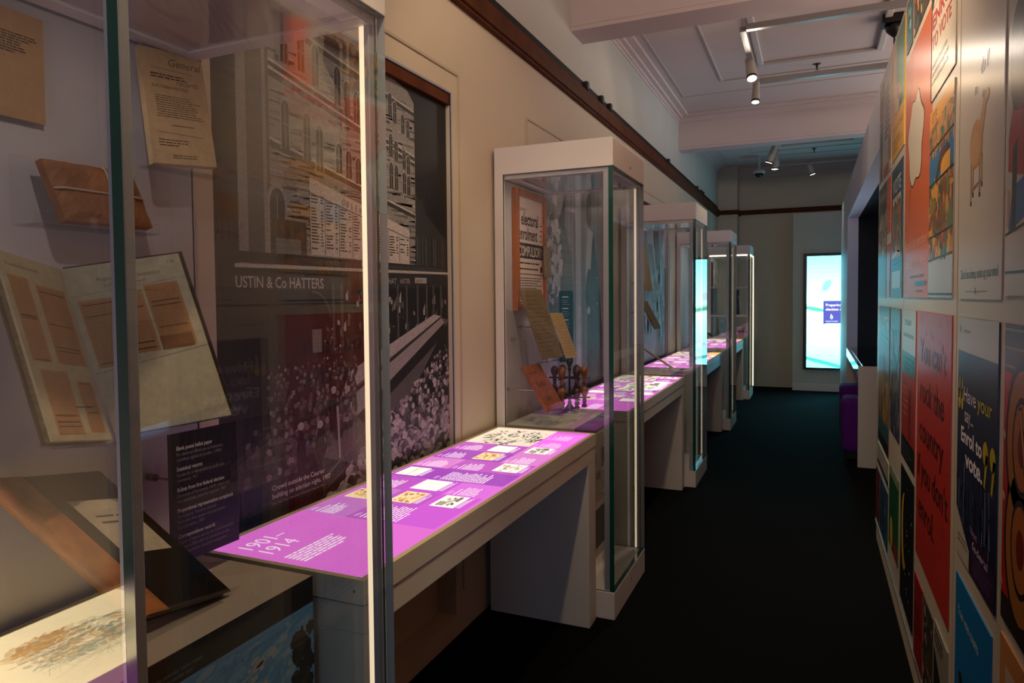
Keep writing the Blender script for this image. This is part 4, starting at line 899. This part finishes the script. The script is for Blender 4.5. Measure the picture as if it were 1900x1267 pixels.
poster('poster', 'comic strip poster in blue and ochre with a hand posting a ballot', 2.525, 3.012, 1.587, 2.245, 'BDB4A8', p_comic)
def p_redtext(A, w, h):
    A.rect(0, h*.52, w, h, '33302E', 1); A.poly([(w*.45, h*.52), (w*.9, h*.52), (w*.85, h), (w*.5, h)], 'D0622E', 2); A.poly([(w*.1, h*.52), (w*.5, h*.52), (w*.62, h*.8), (w*.55, h), (w*.35, h), (w*.4, h*.75)], 'CFC4B4', 2.5)
    A.fit(w*.05, h*.40, w*.95, 'ENROL', h*.12, 'B23A38', 3, .02); A.fit(w*.05, h*.28, w*.85, 'TO VOTE', h*.11, 'B85448', 3, .02); A.lines(w*.05, h*.08, w*.9, h*.22, 3, '7A746C', 3, .4, rr=random.Random(2))
poster('poster', 'poster with dark and orange artwork over red lettering, above the comic strip', 2.525, 3.012, 2.285, 2.90, 'C9BCAB', p_redtext)
def p_cloud(A, w, h):
    K = '3A2218'; rr = random.Random(4)
    P = [(w*.45+w*.30*math.cos(t)*(1+.13*math.sin(5*t)), h*.62+h*.17*math.sin(t)*(1+.1*math.sin(6*t+1))) for t in [2*math.pi*k/40 for k in range(40)]]
    Q = [(w*.45+(x-w*.45)*1.06, h*.62+(y-h*.62)*1.04) for x, y in P]; A.poly(Q, K, 2); A.poly(P, 'C6BBAA', 2.4)
    A.line((w*.24, h*.46), (w*.18, h*.30), .005, 'B79A84'); A.line((w*.28, h*.47), (w*.2, h*.33), .004, K)
    A.fit(w*.08, h*.20, w*.92, "don't let another", .055, 'E0A080', 3, .01); A.fit(w*.08, h*.12, w*.92, 'speak for you', .055, 'E0A080', 3, .01)
    A.lines(w*.3, h*.075, w*.9, h*.095, 1, '8A3A1E', 3, rr=rr); A.rect(w*.5, h*.045, w*.9, h*.062, '2F6A84', 3); A.lines(w*.55, h*.02, w*.85, h*.034, 1, '8A3A1E', 3, rr=rr)
poster('poster', 'tall orange poster with an empty white cloud bubble', 2.996, 3.765, 1.585, 2.640, 'BE5A24', p_cloud)
def p_teal(A, w, h): A.rect(w*.1, h*.1, w*.9, h*.9, '2E7A80', 2); scat(A, 12, w*.2, h*.2, w*.8, h*.8, .02, ['1E4A50', '8ABAB8', 'C8C0A8'], 2, 3)
poster('poster', 'narrow teal poster above the orange cloud poster', 3.568, 3.765, 2.682, 2.905, '4A4A48', p_teal)
def p_coll(A, w, h): scat(A, 60, 0, 0, w, h, .03, ['6A3A2A', 'C88A2A', '3A5A4A', 'B0A090', '2A2624'], 7)
poster('poster', 'dark collage poster beside the narrow teal poster', 3.041, 3.52, 2.682, 2.905, '4A3C34', p_coll)
def p_yg(A, w, h):
    A.rect(0, h*.36, w*.35, h, 'CF9A26', 1); A.rect(w*.35, h*.36, w, h, '3E8A4E', 1); A.rect(0, 0, w, h*.36, 'D9A21C', 1); A.ell(w*.45, h*.48, w*.30, h*.12, 'C8B8A0', 3, 18); A.ell(w*.55, h*.52, w*.13, h*.07, 'B05A48', 3.4, 14); A.ell(w*.7, h*.42, w*.12, h*.05, '3A2A22', 3.5)
    A.fit(w*.1, h*.22, w*.9, 'Vote', h*.1, 'B8860E', 3); A.lines(w*.1, h*.05, w*.9, h*.18, 3, 'B8860E', 3, rr=random.Random(2))
poster('poster', 'green and yellow poster with a pale face on it', 3.841, 4.40, 2.299, 2.90, 'D9A21C', p_yg)
def p_gt(A, w, h): A.lines(w*.1, h*.35, w*.8, h*.85, 9, '6A6460', 2, .55, rr=random.Random(6)); A.rect(w*.6, h*.1, w, h*.4, 'A87858', 1.5); A.rect(0, 0, w*.7, h*.1, 'A83A34', 2)
poster('poster', 'grey lettered poster with a red foot beside the green and yellow one', 4.445, 4.889, 2.286, 2.90, 'B4A99E', p_gt)
poster('poster', 'narrow grey poster highest at the far end of the poster wall', 4.913, 5.183, 2.292, 2.88, '948C86', lambda A, w, h: (A.rect(w*.3, 0, w*.7, h*.6, '5E5854', 2), A.lines(w*.1, h*.6, w*.9, h*.9, 5, '5A5450', 2, rr=random.Random(1))))
def p_vote(A, w, h):
    A.fit(w*.14, h*.80, w*.86, 'VOTE', h*.15, 'A8B4BC', 2, .02); A.rect(w*.12, h*.30, w*.88, h*.77, 'A8A294', 2); scat(A, 90, w*.18, h*.38, w*.82, h*.70, .03, ['6A5040', '8A7058', '3A3A3A', 'A04A38', '5A6A48'], 8, 3, 1.6)
    A.poly([(w*.12, h*.30), (w*.88, h*.34), (w*.88, h*.31), (w*.5, h*.36)], 'C8C4BC', 4); A.rect(w*.12, h*.07, w*.88, h*.20, 'A8AEB0', 2); A.line((0, h*.26), (w, h*.27), .01, '1C3A50', 3)
poster('poster', 'dark blue poster headed VOTE with a crowd picture', 3.856, 4.385, 1.583, 2.250, '22384F', p_vote)
poster('poster', 'small orange red poster of tiny lettering', 4.434, 4.640, 1.946, 2.250, 'B8482A', lambda A, w, h: A.lines(w*.15, h*.1, w*.85, h*.9, 12, 'C88A5A', 2, rr=random.Random(3)))
poster('poster', 'small plain red poster under the orange red one', 4.434, 4.640, 1.583, 1.880, 'A23A3A', lambda A, w, h: A.rect(w*.1, h*.1, w*.9, h*.3, '8A3A4A', 2))
def p_news(A, w, h):
    A.rect(0, h*.85, w, h*.92, '6A6660', 2); A.rect(0, h*.75, w, h*.80, '2E2C2A', 2); scat(A, 70, 0, h*.4, w, h*.72, .04, ['5A564C', '8E8878', '74705E', 'A39C88'], 9)
    for k in range(5): A.line((w*.1, h*(.45+.05*k)), (w*.9, h*(.52+.05*k)), .006, 'B0AA98', 3)
    A.lines(w*.05, h*.02, w*.95, h*.38, 16, '7E7A70', 2, rr=random.Random(3))
poster('poster', 'dark grey newspaper style poster at the far end of the wall', 4.670, 5.185, 1.580, 2.255, '4C4A45', p_news)
def p_vb(A, w, h):
    A.rect(0, h*.72, w, h, '2F5A78', 1); A.fit(w*.12, h*.84, w*.95, 'VOTE', h*.13, 'B89A78', 2, .02); A.line((0, h*.80), (w, h*.76), .01, '8AA0A8'); A.rect(0, h*.2, w, h*.72, '7A5428', 1.2)
    scat(A, 130, 0, h*.22, w, h*.6, .035, ['5A3C1E', '8A6A30', 'A8882E', '3E3424', '9A6A34'], 11, 2, 1.8); A.rect(0, h*.10, w, h*.2, '1F5060', 2); A.rect(0, 0, w, h*.08, '14120F', 3)
    for k in range(5): A.text(w*.5, h*(.52+.04*k), 'VOTE'[k % 4], .04, 'D8D0C0', 4)
poster('poster', 'brown poster headed VOTE in the lower row at the far end', 4.421, 5.085, .695, 1.529, '5E4426', p_vb)
def p_pur(A, w, h): scat(A, 160, 0, h*.05, w, h*.8, .03, ['4A4658', '3A3448', '6A6478', '5A5040', '2A2636'], 12, 2, 1.8); A.text(w*.2, h*.88, '1962', h*.06, '8A869A', 3, .8)
poster('poster', 'dark purple patterned poster between a brown and a red poster', 3.902, 4.364, .874, 1.529, '38344A', p_pur)
def p_rw(A, w, h):
    A.rect(0, h*.72, w, h, 'B5B2AA', 1); A.fit(w*.2, h*.90, w*.7, 'IT IS EASY', .032, '5A5652', 3, .01); A.fit(w*.12, h*.82, w*.85, 'to enrol and vote', .035, '5A5652', 3); A.rect(0, h*.58, w, h*.72, '2F6A60', 1.5)
    A.lines(w*.1, h*.6, w*.9, h*.70, 3, '1E4A44', 3, rr=random.Random(1)); A.rect(0, h*.15, w, h*.58, '9A2A22', 1.3); A.lines(w*.15, h*.3, w*.5, h*.52, 5, 'B8605A', 3, .3, rr=random.Random(5)); A.rect(w*.55, h*.18, w*.72, h*.5, '6A1A16', 3)
    A.rect(0, 0, w, h*.15, '141414', 1.6); A.lines(w*.08, h*.02, w*.9, h*.12, 3, '3A3A38', 3, rr=random.Random(6))
poster('poster', 'red poster with a white heading and a green band', 3.334, 3.806, .854, 1.531, '9A2A22', p_rw)
def p_rock(A, w, h):
    K = '2A0E0A'; rows = ["You can't", 'rock the', 'country', "if you don't", 'enrol.']
    for i, s in enumerate(rows):
        x1 = (.88, .84, .84, .96, .62)[i]; A.fit(w*(.10 if i != 3 else .04), h*(.80-.155*i), w*x1, s, h*.135, K, 3, .006)
    scat(A, 60, 0, 0, w, h, .012, ['B43228', 'A82A20'], 5, 1.2, 1)
poster('poster', "red poster reading You can't rock the country if you don't enrol", 2.515, 3.268, .570, 1.534, 'B22A1E', p_rock)
def p_say(A, w, h):
    A.rect(0, h*.86, w, h, 'B4AAA0', 1); A.rect(w*.16, h*.94, w*.34, h*.950, '7A746E', 3); A.ell(w*.06, h*.95, .006, .012, '5A5652', 3); A.rect(0, 0, w, h*.86, '141A38', 1)
    Yl, Wh = 'B8A81E', 'C4C0CC'
    for x, y in ((.06, .66), (.14, .66)): A.ell(w*x, h*y, w*.035, h*.045, Yl, 3, 14); A.poly([(w*(x-.035), h*y), (w*(x+.0), h*(y+.09)), (w*(x+.02), h*(y+.09)), (w*(x-.005), h*y)], Yl, 3)
    for x, y in ((.76, .52), (.92, .52)): A.ell(w*x, h*y, w*.06, h*.045, Yl, 3, 14); A.poly([(w*(x+.06), h*y), (w*(x-.0), h*(y-.13)), (w*(x-.03), h*(y-.12)), (w*(x+.01), h*y)], Yl, 3)
    A.fit(w*.18, h*.66, w*.52, 'Have', h*.085, Wh, 4, .01); A.fit(w*.56, h*.66, w*.90, 'your', h*.085, Yl, 4, .01); A.fit(w*.22, h*.58, w*.46, 'say...', h*.085, Wh, 4, .01)
    A.fit(w*.12, h*.49, w*.68, 'Enrol to', h*.085, 'E0DCE6', 4, .03); A.fit(w*.26, h*.40, w*.70, 'vote.', h*.095, 'E0DCE6', 4, .03)
    rr = random.Random(9)
    for k in range(26): x = w*rr.uniform(.03, .9); A.line((x, h*rr.uniform(.12, .25)), (x+w*rr.uniform(-.04, .04), h*rr.uniform(.30, .42)), .008, rr.choice(('3A4468', '2A3254', '6A7090', '0C1024')), 3.5)
    A.poly([(w*.42, 0), (w, 0), (w, h*.14), (w*.42, h*.20)], '2E1538', 4); A.fit(w*.42, h*.16, w*.6, 'Next', .03, 'A090A8', 5); A.fit(w*.48, h*.11, w*.85, 'federal', .03, 'C0B0C4', 5, .01); A.lines(w*.5, h*.02, w*.95, h*.10, 6, '6A4A78', 5, .3, rr=rr)
    A.poly([(0, 0), (w*.40, 0), (w*.40, h*.08), (0, h*.20)], 'B8B0A4', 4.5); A.lines(w*.08, h*.06, w*.36, h*.10, 2, '7A7268', 5, rr=rr)
poster('poster', 'navy poster reading Have your say, Enrol to vote in yellow quotation marks', 1.920, 2.400, .863, 1.534, '141A38', p_say)
def p_orn(A, w, h):
    A.rect(0, h*.84, w, h, '4A3A34', 1); [A.line((0, h*(.86+.03*k)), (w, h*(.865+.03*k)), .006, ('8A7A6A', '6A2A26')[k % 2]) for k in range(5)]
    A.rect(0, .06, w, h*.84, 'B81E1C', 1); scat(A, 70, 0, h*.1, w, h*.8, .010, ['D87A6A', 'E0B0A0'], 5, 2, 1.4)
    for cy_ in (.62, .30): 
        for r_, c_ in ((.13, '2A120E'), (.115, 'A86A2A'), (.075, '2A120E'), (.065, 'B0642A'), (.03, '7A1A14')): A.ell(w*.30, h*cy_, r_, r_*1.35, c_, 3+(.13-r_)*8, 20)
    for a0 in range(7): A.line((w*.38, h*.5), (w*(.38+.5*math.cos(a0*.5-1.2)), h*(.5+.25*math.sin(a0*.5-1.2))), .022, '2A120E', 4.2); A.line((w*.38, h*.5), (w*(.38+.48*math.cos(a0*.5-1.2)), h*(.5+.24*math.sin(a0*.5-1.2))), .013, 'C8862E', 4.5)
    A.rect(0, 0, w, .06, '2A1E1A', 2)
poster('poster', 'bright red poster with ochre ringed ornament at the picture edge', 1.36, 1.862, .891, 1.535, 'B81E1C', p_orn)
def p_people(A, w, h):
    A.text(w*.1, h*.80, 'Your vote counts', .04, 'C8D8E0', 3, .95, 1, 0, -.2)
    rr = random.Random(2)
    for x, c in ((.2, 'C8862E'), (.36, '8A2E2A'), (.5, '2A2624'), (.62, '6A3A2A'), (.75, '3A3640'), (.88, '8A5A48')): A.ell(w*x, h*.46, .022, .03, '6A4A38', 3); A.ell(w*x, h*.485, .023, .02, '1E1614', 3.2); A.ell(w*x, h*.30, .035, .09, c, 2.8, 12); A.rect(w*x-.02, 0, w*x+.02, h*.25, '1E1E24', 2.6)
poster('poster', 'bright blue poster of a group of people near the floor', 1.950, 2.391, .269, .802, '0E6AA8', p_people)
def p_moon(A, w, h): A.ell(w*.32, h*.55, w*.22, h*.28, 'C79A1E', 2, 24); A.ell(w*.44, h*.60, w*.20, h*.27, '0B0C0C', 2.5, 24); scat(A, 14, w*.4, h*.1, w*.9, h*.9, .008, ['B8B4A0', '6A8A98'], 4, 3)
poster('poster', 'black poster with a yellow crescent moon', 3.343, 3.800, .184, .810, '0B0C0C', p_moon)
poster('poster', 'dark green poster with a yellow shape near the floor', 3.904, 4.341, .268, .688, '14502A', lambda A, w, h: (A.ell(w*.3, h*.2, w*.15, h*.2, 'C7A01E', 2, 14), A.rect(w*.6, 0, w, h*.2, '8A2A1E', 2), A.rect(0, h*.9, w, h, '8A8478', 2)))
poster('poster', 'pale card with a dark foot under the brown VOTE poster', 4.402, 5.10, .540, .668, 'A8A294', lambda A, w, h: A.rect(0, 0, w, h*.2, '1C1C1C', 2))
poster('poster', 'small blue picture poster low at the far end', 4.429, 4.894, .167, .495, '24405A', lambda A, w, h: scat(A, 30, 0, 0, w, h, .03, ['3A5A78', '1E2E40', '5A6A70'], 4))
poster('poster', 'narrow maroon poster lowest at the far end', 4.930, 5.20, .158, .495, '5A2A30', lambda A, w, h: scat(A, 16, 0, 0, w, h, .02, ['8A5A58', '3A2A30'], 4))
poster('poster', 'narrow deep red poster near the floor', 3.060, 3.293, .143, .480, '8A1618', lambda A, w, h: A.lines(w*.1, h*.3, w*.9, h*.7, 5, '5A0E10', 2, rr=random.Random(2)))
poster('poster', 'dark photograph poster near the floor beside the deep red one', 2.811, 3.025, .143, .480, '3A342A', lambda A, w, h: scat(A, 30, 0, 0, w, h, .02, ['7A3A30', '5A5A4A', '8A8478', '2A2A26'], 4))
poster('poster', 'white and black line poster lowest beside the blue group poster', 2.515, 2.770, .143, .500, '8E867A', lambda A, w, h: (A.poly([(0, 0), (w, 0), (w, h*.4), (0, h*.75)], '15181C', 2), A.lines(w*.05, h*.8, w*.9, h*.95, 3, '3A3630', 2, rr=random.Random(2))))
poster('poster', 'pale orange poster at the lower picture edge', 1.36, 1.861, .20, .856, 'C8864A', lambda A, w, h: (A.rect(w*.1, h*.5, w*.9, h*.92, 'C8B0A0', 2), [A.line((w*(.2+.12*k), h*.55), (w*(.3+.12*k), h*.85), .02, 'A83A34', 3) for k in range(5)]))

# ================================================================ FAR END: pegboard, screen
m = MB().box(-.311, 1.5, 12.96, 13.06, .12, 2.965)
def peg_mat():
    m = bpy.data.materials.new('perforated_white_panel'); m.use_nodes = True; n = m.node_tree; b = n.nodes['Principled BSDF']; b.inputs['Roughness'].default_value = .5
    tc = n.nodes.new('ShaderNodeTexCoord'); sc = n.nodes.new('ShaderNodeVectorMath'); sc.operation = 'SCALE'; sc.inputs['Scale'].default_value = 1/.030
    fr = n.nodes.new('ShaderNodeVectorMath'); fr.operation = 'FRACTION'; sb = n.nodes.new('ShaderNodeVectorMath'); sb.operation = 'SUBTRACT'; sb.inputs[1].default_value = (.5, .5, .5)
    mu = n.nodes.new('ShaderNodeVectorMath'); mu.operation = 'MULTIPLY'; mu.inputs[1].default_value = (1, 0, 1); ln = n.nodes.new('ShaderNodeVectorMath'); ln.operation = 'LENGTH'
    cp = n.nodes.new('ShaderNodeMath'); cp.operation = 'LESS_THAN'; cp.inputs[1].default_value = .2; mx = n.nodes.new('ShaderNodeMix'); mx.data_type = 'RGBA'
    mx.inputs['A'].default_value = (*lin('C4C4B8'), 1); mx.inputs['B'].default_value = (*lin('77776E'), 1)
    for a, b_ in ((tc.outputs['Object'], sc.inputs[0]), (sc.outputs[0], fr.inputs[0]), (fr.outputs[0], sb.inputs[0]), (sb.outputs[0], mu.inputs[0]), (mu.outputs[0], ln.inputs[0]), (ln.outputs['Value'], cp.inputs[0]), (cp.outputs[0], mx.inputs['Factor']), (mx.outputs['Result'], b.inputs['Base Color'])): n.links.new(a, b_)
    return m
t = thing('pegboard_partition', 'white perforated partition behind the bright tall screen', 'partition', (-.311, 12.96, 0))
rel(m.build('perforated_panel', peg_mat()), t); rel(MB().box(-.311, 1.5, 12.95, 13.06, 0, .12).build('skirting', CASE), t)
t = thing('wall_screen', 'tall black framed screen glowing cyan and white', 'screen', (-.15, 12.94, .366))
rel(MB().box(-.15, 1.02, 12.90, 12.958, .366, 2.286).build('bezel', BLACK, bevel=.004), t)
A = Art((-.097, 12.897, .397), (1, 0, 0), Z1, 1.06, 1.842, (.6, 2.6, 3.0), .002); rr = random.Random(2); w, h = A.w, A.h
n = 26
for k in range(n):
    f = k/n; c = ((.50, .90, 1.0), (.80, 1.02, 1.1), (.92, 1.08, 1.12), (.70, 1.0, 1.08), (.92, 1.08, 1.12), (.85, 1.05, 1.1))[min(5, int(f*6))] if False else tuple(a*(1-abs(2*f-1))+b*abs(2*f-1) for a, b in zip((.85, 3.0, 3.3), (.30, 2.1, 2.9)))
    A.rect(0, h*(1-f)-h/n, w, h*(1-f), c, 1)
for (cx_, cy_, rx, ry, c, an) in ((.30, 1.36, .05, .10, (.25, 1.0, 1.6), -.5), (.30, 1.36, .09, .15, (.5, 1.9, 2.6), -.5), (.12, .97, .16, .030, (.08, .60, .42), -.2), (.10, .985, .20, .06, (.55, .95, .92), -.2), (.06, 1.20, .05, .08, (.60, .92, 1.05), 0), (.25, .09, .5, .03, (.05, .55, .50), -.25), (.08, .36, .05, .03, (.5, .85, .9), 0)):
    A.ell(cx_, cy_, rx, ry, c, 2 if rx > .08 and ry > .05 else 2.5, 20, an)
for k in range(4): A.line((.16+.1*k, .38), (.21+.1*k, .52), .006, (.55, .9, .95), 2.8)
A.poly([(.251, .72), (.30, .735), (.95, .735), (.95, 1.105), (.251, 1.105)], (.07, .08, .38), 3)
A.text(.285, 1.015, 'Preparing our', .063, (.8, .8, .8), 4, .95, 1, .02); A.text(.285, .945, 'election day', .063, (.8, .8, .8), 4, .95, 1, .02)
A.ell(.375, .835, .022, .032, (.8, .8, .8), 4, 14); A.ell(.378, .83, .010, .012, (.07, .08, .38), 4.3); A.ell(.368, .87, .009, .02, (.8, .8, .8), 4.2); A.text(.285, .76, 'TOUCH TO START', .024, (.8, .8, .8), 4, .9, 1, .02)
A.ell(.66, .835, .016, .032, (.8, .8, .8), 4, 14)
A.build('display_panel', print_mat('screen_image', .3, emit=1.8), t)

# ================================================================ RECESS: interactive table, stools
t = thing('interactive_table', 'white bench table with a dark glass top inside the recess', 'table', (XW, 7.33, 0))
rel(MB().box(XW, 1.15, 7.33, 7.37, 0, .938).build('leg', CASE, bevel=.002), t)
rel(MB().box(XW, 1.15, 9.80, 9.84, 0, .838).build('leg', CASE), t)
rel(MB().box(XW-.002, 1.15, 7.371, 9.84, .84, .938).build('apron', pm('gloss_white_apron', 'DDE2E2', .08, .9, coat=1, coatr=.02)), t)
rel(MB().box(XW+.035, 1.10, 7.36, 9.80, .9385, .944).build('glass_top', pm('dark_screen_glass', '060B14', .08, .8, noise=.5, nscale=9)), t)
rel(MB().box(.75, .78, 7.40, 9.78, .0, .839).build('back_panel', TABLE), t)
PURP = pm('purple_felt', '5A1880', .8, .2, noise=.1, nscale=30)
def stool(x, y, label):
    t = thing('stool', label, 'stool', (x, y, 0), 'purple stools under the bench table')
    bm = bmesh.new(); bmesh.ops.create_cube(bm, size=1, matrix=Matrix.Translation((x, y, .325)) @ Matrix.Diagonal((.38, .38, .53, 1)))
    bmesh.ops.bevel(bm, geom=list(bm.edges), offset=.07, segments=5, affect='EDGES', profile=.6)
    me = bpy.data.meshes.new('seat'); bm.to_mesh(me); bm.free(); o = link('seat', me, None, PURP); rel(o, t)
    for p in me.polygons: p.use_smooth = True
    rel(MB().box(x-.15, x+.15, y-.15, y+.15, 0, .065).build('plinth_foot', BLACK), t)
stool(.455, 7.85, 'purple upholstered stool nearer the viewer under the bench table'); stool(.47, 8.95, 'purple upholstered stool farther along the bench table')
# the recess display on its inner wall: dim blue picture
A = Art((1.893, 9.6, 1.1), (0, -1, 0), Z1, 4.0, 1.4, (.010, .022, .045), .004); scat(A, 40, 0, 0, 4, 1.4, .12, [(.006, .03, .06), (.012, .016, .05), (.005, .02, .03)], 3)
tag(A.build('recess_screen', print_mat('dim_screen', .3, emit=1.0)), 'dark navy screen deep inside the recess', 'screen')

# ================================================================ CEILING FITTINGS
TRK = pm('grey_track', '8F8A86', .35, .5)
def track(y0, y1, label, z=3.53):
    t = thing('lighting_track', label, 'lighting track', (-.47, y0, z), 'ceiling lighting tracks')
    rel(MB().box(-.50, -.455, y0, y1, z-.018, z+.018).build('long_rail', TRK, bevel=.002), t)
    for y in (y0+.0, y1-.0): rel(MB().box(-.455, 1.6, y-.025, y+.025, z-.015, z+.028).build('cross_rail', TRK, bevel=.002), t)
    for (x, y) in ((-.478, y0+.02), (-.478, y1-.05), (.9, y0), (.9, y1)): rel(MB().tube([(x, y, z+.015), (x, y, z+.05)], .009, 10).tube([(x, y, z+.04), (x, y, CZ)], .002, 6).build('hanger_wire', STEEL), t)
    return t
track(5.52, 6.93, 'grey rectangular lighting track hanging between the two ceiling beams'); track(1.3, 2.9, 'grey lighting track overhead nearest the viewer'); track(9.75, 11.4, 'grey lighting track beyond the second ceiling beam')
HOUS = pm('lamp_housing', 'A39C92', .4, .4); LENS = pm('lamp_lens', 'FFF2D6', .4, emit=(1, .90, .70), es=14)
def spotlamp(p, d, label, L=.16, r=.033, spill=0, energy=30, size=45, col=WARM):
    p = Vector(p); d = Vector(d).normalized(); t = thing('track_spotlight', label, 'spotlight', p, 'track spotlights')
    m = MB().tube([p, p+Vector((0, 0, -.045))], .011, 10).box(p.x-.018, p.x+.018, p.y-.05, p.y+.05, p.z-.012, p.z+.014)
    rel(m.build('bracket', HOUS), t)
    c = p+Vector((0, 0, -.05)); a = c-d*L*.35; b = c+d*L*.65
    hd = rel(MB().tube([a, a+d*.008, a+d*L*.5, a+d*L*.52, b], r, 20, True, [r*.8, r*.9, r*.9, r, r]).build('lamp_head', HOUS, smooth=False), t)
    for q_ in (MB().tube([b-d*.02, b-d*.006], r*1.06, 20).build('lamp_ring', BLACK), MB().tube([b+d*.0005, b+d*.002], r*.88, 20).build('lens', LENS)): q_.parent = hd
    s = spot(b+d*.012, b+d, energy, size, .6, col, r*.8); rel(s, t)
    if spill: rel(spot(b+d*.014, b+d*.5+Vector((0, -.5, 0)), spill, 175, .3, col, r*.9), t)
    return t
spotlamp((-.48, 6.22, 3.52), (.13, -.38, -.85), 'lit track spotlight nearer the first ceiling beam', .20, .040, 9, energy=50, size=70, col=NEUT)
spotlamp((-.48, 6.86, 3.50), (-.02, -.22, -1), 'lit track spotlight hanging just below the rail corner', .19, .034, 5, energy=34, size=70)
spotlamp((-.48, 9.95, 3.52), (-.28, .1, -.7), 'tilted lit spotlight beyond the second beam', .24, .045, energy=26, size=70)
spotlamp((-.48, 10.45, 3.52), (-.05, .05, -1), 'upright lit spotlight beyond the second beam', .24, .045, energy=26, size=70)
spotlamp((-.05, 11.38, 3.50), (.25, .1, -.8), 'small lit spotlight near the far wall', .16, .038, energy=14, size=70)
# unseen lamps added on the overhead track to brighten walls, table and nearest case
spotlamp((-.48, 1.5, 3.50), (-.9, .62, -.75), 'added unseen track spotlight overhead aimed at the street mural', energy=15, size=85)
spotlamp((-.48, 2.4, 3.50), (-.85, .72, -1.25), 'added unseen track spotlight overhead aimed past the second case', energy=22, size=85)
spotlamp((-.48, 2.8, 3.50), (.75, .25, -1.1), 'added unseen track spotlight overhead aimed at the poster wall', energy=95, size=95)
spotlamp((-.48, 2.05, 3.50), (.8, 1.6, -1.1), 'added unseen track spotlight overhead aimed along the poster wall', energy=90, size=70)
spotlamp((-.48, 1.95, 3.50), (-.18, .36, -1), 'added unseen track spotlight overhead aimed down at the long table', energy=60, size=80)
spotlamp((-.30, .92, 3.50), (-.78, .14, -2.4), 'added unseen track spotlight overhead aimed into the nearest case', energy=95, size=52)
# sprinklers, dome camera, junction box
def sprinkler(x, y, label):
    t = thing('sprinkler', label, 'sprinkler', (x, y, CZ), 'ceiling sprinklers')
    rel(MB().lathe((x, y, CZ), [(.035, 0), (.035, -.004), (.012, -.010), (.010, -.04)], 16).build('escutcheon', pm('dark_steel', '4A4642', .35, metal=.7)), t)
    rel(MB().lathe((x, y, CZ-.04), [(.006, 0), (.006, -.018), (.020, -.02), (.020, -.023)], 12).build('deflector', pm('dark_steel', '4A4642', .35)), t)
sprinkler(.02, 7.60, 'small sprinkler head on the ceiling before the second beam'); sprinkler(.0, 11.9, 'small sprinkler head on the far ceiling')
t = thing('dome_camera', 'white dome security camera on a pendant pole', 'security camera', (-.80, 12.2, 3.55))
rel(MB().tube([(-.80, 12.2, CZ), (-.80, 12.2, 3.60)], .018, 12).build('pendant_pole', CASE), t)
rel(MB().lathe((-.80, 12.2, 3.60), [(.03, .02), (.085, 0), (.095, -.03), (.09, -.05)], 24).build('housing', CASE, smooth=True), t)
rel(MB().lathe((-.80, 12.2, 3.55), [(.065, 0), (.06, -.03), (.035, -.055), (.003, -.065)], 20).build('dome', BLACK, smooth=True), t)
t = thing('ceiling_speaker', 'black box fitting with a stem on the ceiling by the poster wall', 'ceiling fitting', (.56, 6.6, CZ))
rel(MB().box(.49, .68, 6.50, 6.66, CZ-.07, CZ).build('mounting_box', BLACK, bevel=.004), t)
rel(MB().lathe((.58, 6.58, CZ-.07), [(.075, 0), (.06, -.05), (.02, -.09), (.008, -.10), (.008, -.26)], 16).build('stem', BLACK, smooth=True), t)
# small clips in the channel above the picture rail
m0 = None
for i, yy in enumerate((5.0, 5.4, 5.65, 8.2, 10.4, 10.8, 11.0)):
    o = MB().box(XL+.010, XL+.04, yy, yy+.05, 3.10, 3.155).build('rail_clip', BLACK)
    tag(o, 'small black clip in the dark channel above the picture rail', 'clip', 'black clips above the picture rail')
